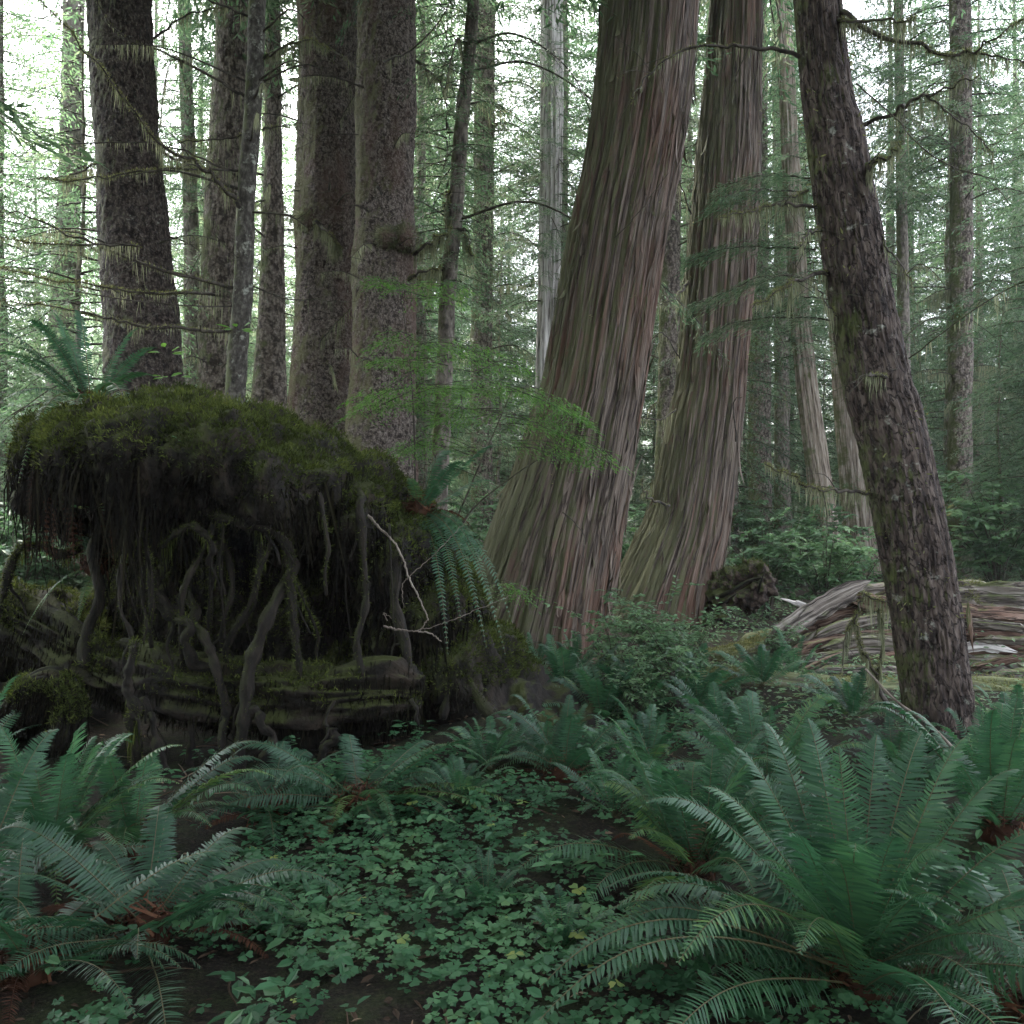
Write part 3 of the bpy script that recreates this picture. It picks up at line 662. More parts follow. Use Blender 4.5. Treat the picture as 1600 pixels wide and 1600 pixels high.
# ---- trunks further back, each a tree of its own
def back_tree(name, label, rows, d, style, m, seed, crown=None, cz=7., cs=1., M_=64, step=.05, top=16., stubs=0, lich=0, boughs=0):
    g, cc, rr = trunk_geo(rows, d, style, M_, step, seed, top, .4)
    root = thing(name, label, 'tree', (cc[0][0], cc[0][1], float(gz(cc[0][0], cc[0][1]))))
    obj('trunk', g, m, root)
    if crown:
        i = int(np.argmin(np.abs(cc[:, 2] - cz))); me = CR[crown][seed % len(CR[crown])]
        c = bpy.data.objects.new('crown', me); COL.objects.link(c); c.parent = root
        c.location = Vector(cc[i]) - root.location; c.scale = (cs,) * 3; c.rotation_euler = (0, 0, seed * 2.3)
    for k in range(stubs):
        i = R.integers(int(len(cc) * .15), int(len(cc) * .8))
        if cc[i][2] > 12: continue
        a = U(0, 6.28); L = U(.3, 1.5); D = np.array([np.cos(a), np.sin(a) * .6, U(-.4, .25)])
        p0 = cc[i]; g2 = G(); c = spline(np.array([p0, p0 + D * L * .5 + [0, 0, .05], p0 + D * L + [0, 0, -.12 * L]]), 8)
        tube(g2, c, np.linspace(.018, .005, 8), 5)
        for q in range(5):
            j = R.integers(2, 7); e = c[j] + rdir(1)[0] * U(.1, .35) + np.array([0, 0, -.1]); tube(g2, np.array([c[j], (c[j] + e) / 2 + rdir(1)[0] * .02, e]), np.array([.006, .005, .002]), 4)
        b = obj('branch', g2, M['branch'], root)
        if lich:
            mg = G(); hang(mg, c, 160 * lich, .3, .010); obj('hanging_lichen', mg, M['lichen'], b)
    for k in range(boughs):                                # drooping boughs with sparse sprays
        ii = [i for i in range(len(cc)) if 4.5 < cc[i][2] < 12]; i = ii[R.integers(len(ii))]; a = U(-3.4, .3); L = U(1.6, 4.0); D = np.array([np.cos(a), np.sin(a), 0]); p0 = cc[i]
        c = spline(np.array([p0, p0 + D * L * .35 + [0, 0, .1], p0 + D * L * .75 - [0, 0, .25 * L], p0 + D * L - [0, 0, U(.45, .8) * L]]), 20)
        g2 = G(); tube(g2, c, np.linspace(.022, .004, 20), 5); mg = G()
        for q in range(9):
            j = int(R.integers(4, 19)); s_ = 1 if q % 2 else -1; e = c[j] + np.array([-D[1], D[0], 0]) * s_ * U(.2, .7) + D * U(.1, .5) + np.array([0, 0, -U(.2, .8)])
            cq = spline(np.array([c[j], (c[j] + e) / 2 + [0, 0, .06], e]), 10); tube(g2, cq, np.linspace(.006, .002, 10), 4)
            needles_on(mg, cq, .16, 110 * U(.3, 1.3), .075, .014, flat=.5, droop=.6)
        needles_on(mg, c[6:], .18, 90, .075, .014, flat=.5, droop=.6)
        b = obj('bough', g2, M['branch'], root); obj('needles', mg, M['conifer'], b)
        if U() < .5: mg = G(); hang(mg, c, 90, .25, .010); obj('hanging_lichen', mg, M['lichen'], b)
    return root
back_tree('hemlock_tree', 'thin brown trunk seen between the dark lichen-draped trunk and the slim branchy tree', [(290, 100, 20), (297, 300, 22), (300, 480, 24), (300, 600, 25)], 19, 'thin', M['far_bark'], 31, 'tall', 7, .6, boughs=5, stubs=10)
back_tree('hemlock_tree', 'pinkish twig-covered trunk with swollen foot, just left of the twin spruces', [(428, 0, 20), (427, 120, 23), (427, 250, 27), (425, 430, 38), (422, 560, 48), (420, 660, 56)], 15.5, 'spruce', M['mottled'], 45, 'tall', 8, .6, boughs=5, stubs=16, lich=.5)
back_tree('hemlock_tree', 'pale mossy trunk beyond the far left branches', [(116, 0, 30), (114, 120, 32), (110, 280, 34), (100, 450, 36), (92, 640, 40)], 22, 'spruce', M['far_bark'], 33, 'tall_light', 6, .8, boughs=7, stubs=8, lich=.6)
thinm = back_tree('hemlock_tree', 'thin dark mossy trunk with forked arms, right of the twin spruces', [(738, 20, 20), (722, 180, 22), (710, 350, 24), (699, 470, 25), (693, 620, 26), (686, 760, 28)], 13, 'thin', M['far_bark'], 34, 'young', 4.6, .7, boughs=6, stubs=4, lich=.8)
back_tree('hemlock_tree', 'straight mid-grey trunk between the thin forked trunk and the white snag', [(758, 0, 32), (757, 200, 32), (754, 400, 32), (752, 600, 33), (753, 820, 35)], 20, 'spruce', M['mottled'], 35, 'tall', 7.5, .75, boughs=12, stubs=16, lich=1.)
back_tree('white_snag', 'bleached white dead trunk to the left of the massive leaning cedar', [(862, 0, 30), (862, 150, 31), (860, 320, 31), (857, 470, 30), (853, 640, 31)], 18, 'cedar', M['snag'], 36, 'young', 5.5, .7, M_=90, boughs=0, stubs=9, lich=.5)
back_tree('hemlock_tree', 'dark trunk hard against the right side of the white snag', [(876, 0, 22), (876, 200, 23), (874, 400, 24), (870, 600, 26)], 22, 'spruce', M['far_bark'], 37, 'tall', 8, .7, stubs=4)
back_tree('hemlock_tree', 'pale straight trunk seen between the two cedars', [(1046, 0, 30), (1047, 240, 33), (1046, 430, 34), (1044, 620, 34), (1040, 800, 36)], 20, 'spruce', M['mottled'], 38, 'tall', 7, .7, boughs=7, stubs=10, lich=.4)
back_tree('hemlock_tree', 'grey trunk with small dark knots, close right of the reddish cedar', [(1186, 160, 26), (1185, 400, 31), (1186, 560, 34), (1187, 720, 36), (1189, 850, 37)], 24, 'spruce', M['mottled'], 39, 'tall', 8, .8, stubs=6)
back_tree('cedar_tree', 'slim cedar tilting left, half covered in green moss', [(1232, 180, 22), (1244, 400, 25), (1252, 520, 27), (1268, 660, 31), (1284, 780, 34), (1298, 890, 40)], 19, 'cedar', M['cedar_old'], 40, 'young', 4.5, .8, M_=90, stubs=5)
back_tree('cedar_tree', 'pale stringy cedar half hidden by the dark leaning trunk', [(1298, 300, 26), (1314, 520, 31), (1328, 680, 37), (1340, 800, 43), (1346, 890, 50)], 21, 'cedar', M['cedar_old'], 41, 'tall', 8, .7, M_=90, stubs=3)
back_tree('spruce_tree', 'straight mottled brown trunk standing right of the dark leaning trunk', [(1500, 0, 31), (1502, 220, 32), (1502, 450, 33), (1500, 640, 34), (1500, 820, 36), (1499, 920, 40)], 20, 'spruce', M['mottled'], 42, 'tall', 7.5, .8, boughs=9, stubs=14, lich=1.)
back_tree('hemlock_tree', 'narrow straight trunk between the dark leaning trunk and the mottled one', [(1404, 0, 14), (1407, 200, 15), (1410, 400, 17), (1413, 600, 19), (1416, 800, 22)], 23, 'thin', M['far_bark'], 43, 'tall', 8, .6, boughs=7, stubs=12, lich=.8)
back_tree('hemlock_tree', 'narrow straight trunk in the gap between the reddish cedar and the dark leaning trunk', [(1213, 0, 18), (1217, 200, 19), (1220, 400, 20), (1222, 800, 24)], 27, 'thin', M['far_bark'], 44, 'tall', 8, .8, boughs=5, stubs=8)
for pts in [[(708, 360, 13), (690, 372, 12.8), (665, 388, 12.5), (648, 402, 12.4)], [(712, 352, 13), (728, 365, 12.9), (740, 400, 12.8)], [(704, 345, 13), (700, 325, 12.9), (704, 300, 12.8)], [(696, 415, 13), (670, 425, 12.8), (648, 440, 12.5)]]:
    branch(thinm, pts, 13, .035, .012, 1.0, .9, .3, 2, mossr=.03)

# ------------------------------------------------------------------ the forest behind: every tree a thing with trunk and crown
SEC = [(-999, 150, 'left of the dark lichen-draped trunk'), (150, 470, 'between the dark lichen-draped trunk and the twin spruces'), (470, 660, 'behind the twin spruces'),
       (660, 850, 'between the twin spruces and the white snag'), (850, 1060, 'behind the massive leaning cedar'), (1060, 1230, 'behind the tall reddish cedar'),
       (1230, 1430, 'behind the dark leaning trunk'), (1430, 1520, 'behind the mottled trunk on the right'), (1520, 2599, 'right of the mottled trunk')]
ORD = ['nearest', 'second nearest', 'third nearest', 'fourth nearest', 'fifth nearest', 'sixth nearest', 'seventh nearest', 'eighth nearest', 'ninth nearest', 'tenth nearest', 'eleventh nearest', 'twelfth nearest', 'thirteenth nearest', 'fourteenth nearest', 'fifteenth nearest', 'sixteenth nearest', 'seventeenth nearest', 'eighteenth nearest', 'nineteenth nearest', 'twentieth nearest', 'twenty-first nearest', 'twenty-second nearest']
plan = []
def layer(d, xs, kind, smin, smax, jit=40):
    for x in xs:
        if x < 260 and 20 < d < 50 and kind == 'tall': continue
        if x < 150 and d > 60 and U() < .5: continue
        plan.append((x + U(-jit, jit), d * U(.92, 1.1), kind, U(smin, smax)))
layer(15, [-70, 90], 'young', .9, 1.2)
layer(15, [1650], 'tall', .55, .65)
layer(17, [20, 690], 'tall', .6, .7)
layer(19, [-40, 330], 'tall', .6, .8)
layer(34, [590, 700, 770, 850, 930, 1030, 1110, 1220, 1390, 1480, 1550, 1610, 1680], 'tall', .95, 1.2)
layer(25, [425, 160, 300], 'tall', .7, .9)
layer(33, [410, 470, 270, 110, 0, 690], 'tall', .9, 1.1)
layer(17, [640, 1560, 1690], 'young', .6, .9)
layer(22, [30, 470, 815, 1120, 1380, 1590, 1700], 'young', .7, 1.1)
layer(27, [-60, 70, 250, 700, 800, 930, 1060, 1260, 1460, 1570, 1680], 'tall', .7, 1.0)
layer(30, [-70, 160, 330, 420, 620, 780, 860, 1010, 1180, 1330, 1440, 1540, 1690], 'young', .8, 1.3)
layer(37, [10, 130, 300, 420, 560, 660, 730, 860, 980, 1060, 1200, 1290, 1420, 1520, 1600, 1720], 'tall', .8, 1.15)
layer(45, [-60, 50, 130, 220, 300, 400, 500, 650, 720, 800, 960, 1040, 1130, 1250, 1370, 1490, 1560, 1640], 'young', 1.0, 1.5)
layer(56, [20, 120, 220, 380, 460, 540, 700, 760, 830, 990, 1110, 1230, 1340, 1450, 1570, 1680], 'tall', .9, 1.3)
layer(72, [-40, 90, 180, 260, 440, 520, 600, 740, 820, 900, 1050, 1170, 1300, 1400, 1520, 1640], 'tall', 1.0, 1.5)
plan.sort(key=lambda p: p[1]); cnt = {}
for x, d, kind, sc in plan:
    light = x < 480 and U() < .85 or x < 900 and U() < .35  # paler needles mostly at left, the clearing's brightness put into leaf colour
    p = W(x, 800, d); p[2] = float(gz(p[0], p[1]))
    si = [k for k, (a, b, _) in enumerate(SEC) if a <= x < b][0]
    nm = 'young_hemlock' if kind == 'young' else 'hemlock_tree'
    k = cnt.get((si, kind), 0); cnt[(si, kind)] = k + 1
    lab = f"{ORD[k]} {'feathery young hemlock' if kind == 'young' else 'tall leafy conifer'} {SEC[si][2]}"
    root = thing(nm, lab, 'tree', p, 'young hemlocks of the forest behind' if kind == 'young' else 'tall conifers of the forest behind')
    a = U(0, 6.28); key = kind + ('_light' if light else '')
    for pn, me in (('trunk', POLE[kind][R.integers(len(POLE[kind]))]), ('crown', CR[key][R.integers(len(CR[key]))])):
        o = bpy.data.objects.new(pn, me); COL.objects.link(o); o.parent = root
    root.scale = (sc,) * 3; root.rotation_euler = (0, 0, a)
# the far wood, one mass beyond seventy metres
def far_wood():
    g = G(); P = []; D = []; L = []; 
    for k in range(120):
        d = U(88, 130); x = U(-.75, .75) * d; H = U(16, 34); z0 = float(gz(x, d)); n = 420; f = U(0, 1, n) ** 1.25; a = ang(n); r = U(.2, 1, n) * 5.0 * (1 - f * .9)
        P.append(np.stack([x + np.cos(a) * r, d + np.sin(a) * r, z0 + .3 + f * H], -1)); D.append(np.stack([np.cos(a), np.sin(a), U(-.8, .1, n)], -1)); L.append(U(.5, 1.2, n))
        tube(g, np.array([[x, d, z0 - .5], [x, d, z0 + H * .5], [x, d, z0 + H]]), np.array([.4, .25, .04]), 6, 1)
    P = np.concatenate(P); n = len(P)
    scatter(g, P, np.concatenate(D), np.array([0, 0, 1.]) + rdir(n) * .8, np.concatenate(L), np.concatenate(L) * .4, 'blade', 0)
    tag(obj('far_forest', g, [M['conifer'], M['far_bark']]), 'far conifer wood closing the view behind the trunks', 'forest', kind='stuff')
far_wood()
# unseen trees added round and behind the camera so their crowns shade the foreground
SHADE_TREES = [(-6.2, 3.0, 1.0, 'big unseen spruce, added for shade, to the left of the viewpoint'), (-2.0, -3.0, 1.1, 'big unseen spruce, added for shade, close behind the viewpoint'), (5.5, -8.5, 1.1, 'big unseen spruce, added for shade, behind the viewpoint to its right'),
          (-6.5, -2.5, 1.1, 'unseen spruce, added for shade, behind the viewpoint to its left'), (-9.5, 7.5, 1.0, 'unseen spruce, added for shade, out past the ferny end of the stump'), (0.5, -8, 1.2, 'farthest unseen spruce, added for shade, behind the viewpoint'), (-4.2, 0.4, .9, 'nearest unseen spruce, added for shade, at the left of the viewpoint'), (-5.6, -5.2, 1.1, 'unseen spruce, added for shade, far behind the viewpoint on its left'), (-7.5, 5.2, 1., 'unseen spruce, added for shade, left of the big ferns'), (0.9, -4.4, 1.1, 'unseen spruce, added for shade, straight behind the viewpoint')]
for k, (x, y, sc, lab) in enumerate(SHADE_TREES):
    root = thing('spruce_tree', lab, 'tree', (x, y, float(gz(x, y))), 'unseen shade spruces added around the viewpoint')
    for pn, me, z, s in (('trunk', POLE['tall'][k % 3], 0, 1.), ('crown', CR['canopy'][k % 2], 6.6, 1.35)):
        o = bpy.data.objects.new(pn, me); COL.objects.link(o); o.parent = root; o.location = (0, 0, z); o.scale = (s, s, 1)
    root.scale = (sc,) * 3; root.rotation_euler = (0, 0, k * 1.1)
for k, (x, y, sc, lab) in enumerate([(-3.6, -1.2, .7, 'unseen young hemlock, added for shade, just behind the viewpoint on its left'), (-1.2, -2.6, .75, 'unseen young hemlock, added for shade, just behind the viewpoint'), (0.6, -2.7, .8, 'unseen young hemlock, added for shade, straight behind the viewpoint'), (-5.6, 2.4, .7, 'unseen young hemlock, added for shade, out beside the left ferns'), (-4.9, 1.6, .75, 'unseen young hemlock, added for shade, left of the viewpoint'), (-3, -5, 1.1, 'taller unseen young hemlock, added for shade, behind the viewpoint')]):  # unseen young trees added to block light from the stump front
    root = thing('young_hemlock', lab, 'tree', (x, y, float(gz(x, y))), 'unseen shade hemlocks added around the viewpoint')
    for pn, me in (('trunk', POLE['young'][k % 2]), ('crown', CR['young'][k % 3])):
        o = bpy.data.objects.new(pn, me); COL.objects.link(o); o.parent = root
    root.scale = (sc,) * 3; root.rotation_euler = (0, 0, k * 1.7)

# ------------------------------------------------------------------ the mossy stump (root mass)
def blob(g, c, rx, ry, rz, n=14, m=20):
    a = np.linspace(0, np.pi, n); b = np.linspace(0, 2 * np.pi, m, endpoint=False); A, B = np.meshgrid(a, b, indexing='ij')
    q = np.stack([np.sin(A) * np.cos(B) * rx, np.sin(A) * np.sin(B) * ry, np.cos(A) * rz], -1) + c
    i = np.arange(n - 1)[:, None] * m; j = np.arange(m)[None]; j2 = (j + 1) % m
    g.add(q.reshape(-1, 3), np.stack([i + j, i + m + j, i + m + j2, i + j2], -1).reshape(-1, 4))
def remeshed(g, voxel, disp):
    """voxel-remeshes the joined lumps into one skin and roughens it"""
    me = g.mesh('tmp', []); o = bpy.data.objects.new('tmp', me); COL.objects.link(o)
    md = o.modifiers.new('r', 'REMESH'); md.mode = 'VOXEL'; md.voxel_size = voxel
    bpy.context.view_layer.update(); dg = bpy.context.evaluated_depsgraph_get(); e = o.evaluated_get(dg); m2 = e.to_mesh()
    n = len(m2.vertices); v = np.empty(n * 3, np.float32); m2.vertices.foreach_get('co', v); v = v.reshape(-1, 3).astype(float)
    nn = np.empty(n * 3, np.float32); m2.vertices.foreach_get('normal', nn); nn = nn.reshape(-1, 3).astype(float)
    k = len(m2.polygons); tot = np.empty(k, np.int32); m2.polygons.foreach_get('loop_total', tot); ls = np.empty(k, np.int32); m2.polygons.foreach_get('loop_start', ls)
    li = np.empty(len(m2.loops), np.int32); m2.loops.foreach_get('vertex_index', li)
    fs = [li[ls[tot == t][:, None] + np.arange(t)] for t in np.unique(tot)]
    e.to_mesh_clear(); bpy.data.objects.remove(o); bpy.data.meshes.remove(me)
    v = v + nn * disp(v, nn)[:, None]
    out = G(); out.add(v, fs); return out, v, nn

sg = G()
for px, py, d, rx, ry, rz in [(130, 738, 7.0, .36, .80, .50), (215, 732, 7.0, .48, 1.2, .53), (300, 730, 7.0, .55, 1.32, .52), (400, 744, 7.0, .55, 1.32, .52), (490, 776, 7.0, .50, 1.22, .48),
                              (570, 820, 7.1, .42, 1.0, .52), (630, 885, 7.1, .36, .9, .55), (668, 965, 7.1, .42, .85, .5), (712, 1045, 7.0, .5, .8, .42), (770, 1105, 6.9, .55, .75, .32), (845, 1135, 6.8, .5, .6, .28),
                              (350, 950, 8.2, 1.2, .75, 1.0), (520, 980, 8.1, .8, .75, .9), (290, 980, 8.2, .75, .7, .6), (570, 1060, 7.5, .5, .5, .4),
                              (60, 985, 7.3, .55, .5, .22), (-40, 1010, 7.2, .7, .6, .42), (30, 1120, 6.6, .4, .4, .26), (-60, 1140, 6.6, .5, .5, .35)]:
    blob(sg, W(px, py, d), rx, ry, rz)
def sdisp(v, nn):
    d = (fbm(v * 2.4, 3, 71) - .5) * .34 + (fbm(v * np.array([9, 9, 3.]), 3, 72) - .5) * .16
    return d + (fbm(v * 22, 2, 73) - .5) * .06
body, bv, bn = remeshed(sg, .032, sdisp)
SP = W(330, 1170, 7.0); SP[2] = float(gz(SP[0], SP[1]))
stump = thing('nurse_stump', 'huge dark mossy root stump with hanging roots and a hollow underneath', 'stump', SP)
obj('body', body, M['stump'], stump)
# moss cushions over its top and right shoulder
mg = G()
w_ = np.clip(bn[:, 2] * 1.3 + .25 + (fbm(bv * 3, 2, 5) - .5) * 1.2, 0, 1) * (bv[:, 2] > .35)
w_ = w_ * np.where(bn[:, 1] < .6, 1, .25)
idx = R.choice(len(bv), 36000, p=w_ / w_.sum()); P = bv[idx]; Nn = bn[idx]
cl = fbm(P * 9, 2, 31); ht = .012 + .075 * np.clip(cl - .35, 0, 1)
for q in range(4):
    n = len(P); scatter(mg, P + rdir(n) * .022 + Nn * (ht * U(.0, .9, n))[:, None], Nn + rdir(n) * .9 + np.array([0, 0, .25]), rdir(n), U(.018, .045, n), U(.005, .011, n), 'blade', 0, np.clip(cl * 1.1 - .1 + U(-.25, .3, n), 0, 1))
obj('moss', mg, M['moss'], stump)
# curtains of hanging moss and rootlets from the overhang
hg = G()
cand = np.where((bn[:, 1] < .1) & (bn[:, 2] < .35) & (bv[:, 2] > .7) & (bv[:, 1] < 6.9))[0]
cand = cand[(bv[cand, 0] < -2.0) | (bv[cand, 0] > -1.55) | (U(0, 1, len(cand)) < .4)]; idx = R.choice(cand, 2300); P = bv[idx]; n = len(P); dens = fbm(P * np.array([4.5, 4.5, 2.]), 2, 44)
L = (np.clip(dens - .46, 0.01, 1) * 2.2 + .03) * U(.2, 1.4, n) ** 1.3; 
scatter(hg, P + bn[idx] * .02, np.stack([U(-.25, .25, n), U(-.2, .08, n), -np.ones(n)], -1), np.stack([U(-.4, .4, n), -np.ones(n), 0 * L], -1), L, U(.004, .016, n), 'strand', 0, zs=L * .12)
cand = np.where((bn[:, 1] < .25) & (bn[:, 2] < .5) & (bv[:, 2] > .25))[0]; idx = R.choice(cand, 15000); P = bv[idx]; n = len(P); cl2 = fbm(P * 6, 2, 12)
scatter(hg, P, bn[idx] * U(.1, .9, n)[:, None] + rdir(n) * .45 + np.array([0, 0, -.9]), bn[idx] + rdir(n) * .5, U(.03, .13, n) * (cl2 + .4), U(.004, .013, n), 'strand', 0, np.clip(cl2 * 1.3 - .2 + U(-.2, .2, n), 0, 1), zs=.01)
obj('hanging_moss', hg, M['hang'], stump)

def root(pts, r0, r1, moss=0, seed=0, label=None):
    c = np.array([W(*p) for p in pts]); c = spline(c, 9 * len(c)); n = len(c)
    c = c + (np.stack([noise(np.stack([np.arange(n) * .13, np.full(n, k * 7. + seed), np.full(n, c[0, 0] * 9)], -1), 60 + k) for k in range(3)], -1) - .5) * r0 * 2.0; r0 *= .72; r1 *= .72
    g = G(); rr = np.linspace(r0, r1, n) * (.65 + .7 * noise(np.stack([np.arange(n) * .45, np.full(n, seed * 3.3), np.zeros(n)], -1), 66))
    tube(g, c, rr, 12, 0, lambda TH, SS, RR, bc: (fbm(bc * np.array([16, 16, 5.]), 3, seed) - .5) * 1.1 * RR, squash=U(.7, 1.))
    for q in range(2 if r0 > .02 else 0):
        i = int(R.integers(n // 3, n - 3)); L = U(.12, .4); e = c[i] + np.array([U(-.6, .6), U(-.3, .3), -1.]) * L; rf = rr[i] * U(.35, .6)
        fc = spline(np.array([c[i - 2], c[i] + (e - c[i]) * .2, (c[i] + e) / 2 + rdir(1)[0] * .05, e]), 14); tube(g, fc, np.linspace(rf, rf * .3, 14), 8, 0, lambda TH, SS, RR, bc: (fbm(bc * np.array([20, 20, 7.]), 2, seed + q) - .5) * .9 * RR)
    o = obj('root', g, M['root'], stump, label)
    if moss:
        m = G(); fuzz(m, c, rr, 1500 * moss, .035, .006, up=.4); hang(m, c, 260 * moss, .16, .008)
        if m.n: obj('moss', m, M['moss'], o)
RT = [([(235, 900, 6.2), (250, 925, 6.1), (285, 955, 6.0), (304, 985, 5.92), (312, 1020, 5.95), (322, 1070, 6.05)], .075, .05, .6), ([(300, 965, 6.0), (318, 990, 5.9), (335, 1045, 5.85), (350, 1100, 5.8), (354, 1150, 5.75), (356, 1215, 5.7)], .045, .040, .1),
      ([(455, 890, 6.1), (412, 969, 5.9), (392, 1025, 5.82), (378, 1100, 5.75), (366, 1215, 5.7)], .055, .068, .3), ([(255, 850, 6.1), (272, 832, 5.95), (300, 824, 5.9), (324, 842, 5.9), (330, 880, 5.95)], .035, .03, .5),
      ([(330, 806, 6.0), (380, 818, 5.9), (431, 835, 5.9), (450, 905, 5.9), (462, 975, 5.9), (466, 1060, 5.9)], .055, .035, .6), ([(205, 790, 6.1), (222, 880, 6.0), (226, 950, 5.95), (229, 1010, 5.9)], .028, .014, .2),
      ([(384, 1112, 5.72), (408, 1122, 5.7), (422, 1150, 5.68), (416, 1180, 5.68), (405, 1215, 5.66)], .045, .05, 0), ([(213, 1010, 5.75), (204, 1060, 5.7), (207, 1100, 5.68), (212, 1135, 5.66), (212, 1215, 5.7)], .04, .045, 1.4),
      ([(225, 1090, 5.75), (236, 1115, 5.7), (246, 1150, 5.68), (262, 1205, 5.65)], .036, .04, 0), ([(520, 1130, 5.8), (514, 1160, 5.78), (500, 1200, 5.74), (484, 1250, 5.7)], .04, .05, 0),
      ([(520, 1095, 5.7), (508, 1130, 5.66), (515, 1140, 5.64), (500, 1160, 5.62)], .018, .008, 0), ([(640, 1095, 5.75), (652, 1115, 5.7), (656, 1135, 5.7)], .02, .012, 0), ([(296, 1130, 5.85), (298, 1170, 5.85), (295, 1215, 5.8)], .03, .03, 0),
      ([(560, 800, 6.0), (575, 900, 5.95), (560, 990, 5.9), (568, 1060, 5.9)], .04, .03, .2), ([(500, 780, 6.0), (512, 860, 5.9), (508, 930, 5.9)], .03, .012, .2), ([(610, 870, 6.2), (625, 960, 6.1), (640, 1050, 6.0), (640, 1130, 5.95)], .05, .045, .2),
      ([(160, 800, 6.3), (150, 880, 6.2), (140, 960, 6.2), (128, 1040, 6.2)], .06, .05, .1), ([(120, 860, 6.6), (60, 850, 6.5), (20, 880, 6.4), (8, 940, 6.4), (0, 980, 6.4)], .05, .03, 1.5),
      ([(430, 780, 6.0), (420, 860, 5.95), (400, 920, 5.95)], .03, .02, .3), ([(350, 770, 6.0), (345, 850, 5.95), (352, 930, 5.95)], .02, .01, .1), ([(660, 960, 6.4), (690, 1040, 6.2), (700, 1120, 6.1)], .05, .04, .2), ([(720, 1040, 6.3), (760, 1110, 6.1), (790, 1160, 6.0)], .06, .05, .6)]
for k, (pts, a, b, ms) in enumerate(RT):
    p0 = pts[0]; up_ = [] if k in (6, 7, 8, 9, 10, 11, 12) else [(p0[0] + U(-25, 25), p0[1] - 45, p0[2] + .45), (p0[0] + U(-8, 8), p0[1] - 22, p0[2] + .12)]
    root(up_ + pts, a, b, ms, k)
for k in range(7):                                         # a tangle of lesser roots, some crossing
    x0 = U(190, 640); x1 = x0 + U(-70, 70); d = U(5.85, 6.25); y0 = U(760, 880); y1 = U(1000, 1080)
    root([(x0, y0 - 50, d + .4), (x0, y0, d + .05), (x0 * .6 + x1 * .4 + U(-22, 22), y0 * .6 + y1 * .4, d - .08), (x1 + U(-12, 12), y0 * .25 + y1 * .75, d - .05), (x1, y1, d + .02)], U(.018, .045), U(.010, .028), U(0, .6), 50 + k)
for k in range(20):                                        # thin rootlets dangling in the hollow
    px = U(160, 640); py = U(720, 860); L = U(60, 230); d = U(5.95, 6.4)
    pts = [(px, py, d), (px + U(-12, 12), py + L * .5, d - .05), (px + U(-18, 18), py + L, d - .05)]
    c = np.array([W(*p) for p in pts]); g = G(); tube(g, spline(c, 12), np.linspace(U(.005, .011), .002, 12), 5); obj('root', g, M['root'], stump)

# the rotten log the stump grew over
def rough_log(name, label, pts, r, m, seed, squash=1., M_=90, step=.03, amp=.05, parent=None, cat='log', moss=0, mm='moss', big=1.0):
    c = np.array([W(*p) for p in pts]); L = np.sum(np.linalg.norm(np.diff(c, axis=0), axis=1)); n = int(L / step) + 4
    c = spline(c, n); rr = np.interp(np.linspace(0, 1, n), np.linspace(0, 1, len(r)), r)
    def dz(TH, SS, RR, bc):
        q = np.stack([np.cos(TH), np.sin(TH), SS], -1)
        st = 1 - np.abs(2 * noise(np.stack([np.cos(TH) * RR * 22, np.sin(TH) * RR * 22, SS * 1.1], -1), seed) - 1)
        return (fbm(q * np.array([2.2, 2.2, 1.3]), 3, seed) - .5) * RR * big + (st - .5) * amp + (fbm(q * np.array([7, 7, 5.]), 2, seed + 2) - .5) * RR * .3
    g = G(); tube(g, c, rr, M_, 0, dz, squash=squash)
    if parent is None:
        o = thing(name, label, cat, (c[n // 2][0], c[n // 2][1], float(gz(c[n // 2][0], c[n // 2][1])))); b = obj('body', g, M[m], o)
    else: o = parent; b = obj(name, g, M[m], o, label)
    if moss:
        mg = G(); P = np.concatenate(g.v); P = P[R.integers(len(P), size=int(moss))]; P = P[P[:, 2] > np.interp(P[:, 0], np.sort(c[:, 0]), c[np.argsort(c[:, 0]), 2]) - .02]; k = len(P)
        ok = fbm(P * 3.5, 2, seed) > .46; P = P[ok]; k = len(P)
        for q in range(4): scatter(mg, P + rdir(k) * .02, rdir(k) + np.array([0, -.2, .8]), rdir(k), U(.02, .05, k), U(.005, .010, k), 'blade')
        obj('moss', mg, M[mm], b if parent is not None else o)
    if m == 'stump':                                       # shaggy rootlets and dead moss on the flanks
        V = np.concatenate(g.v); P = V[R.integers(len(V), size=5000)]; k = len(P); hg2 = G()
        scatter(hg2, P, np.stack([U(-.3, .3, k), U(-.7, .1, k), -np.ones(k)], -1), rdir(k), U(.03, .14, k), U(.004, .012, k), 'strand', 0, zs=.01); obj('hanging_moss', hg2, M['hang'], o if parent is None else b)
    return o
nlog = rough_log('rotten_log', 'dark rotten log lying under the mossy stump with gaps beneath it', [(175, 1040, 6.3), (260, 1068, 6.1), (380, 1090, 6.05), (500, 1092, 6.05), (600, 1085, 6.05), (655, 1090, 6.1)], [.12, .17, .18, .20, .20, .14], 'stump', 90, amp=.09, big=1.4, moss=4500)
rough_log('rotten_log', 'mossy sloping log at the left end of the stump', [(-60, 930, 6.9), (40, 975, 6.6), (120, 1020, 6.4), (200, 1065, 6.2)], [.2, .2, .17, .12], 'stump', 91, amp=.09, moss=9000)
rough_log('mossy_mound', 'mossy hump of earth by the left ferns beneath the sloping log', [(0, 1130, 6.2), (50, 1085, 6.0), (85, 1070, 6.0), (105, 1110, 6.0), (95, 1170, 5.95)], [.12, .13, .10, .11, .12], 'stump', 92, cat='mound', moss=6000)

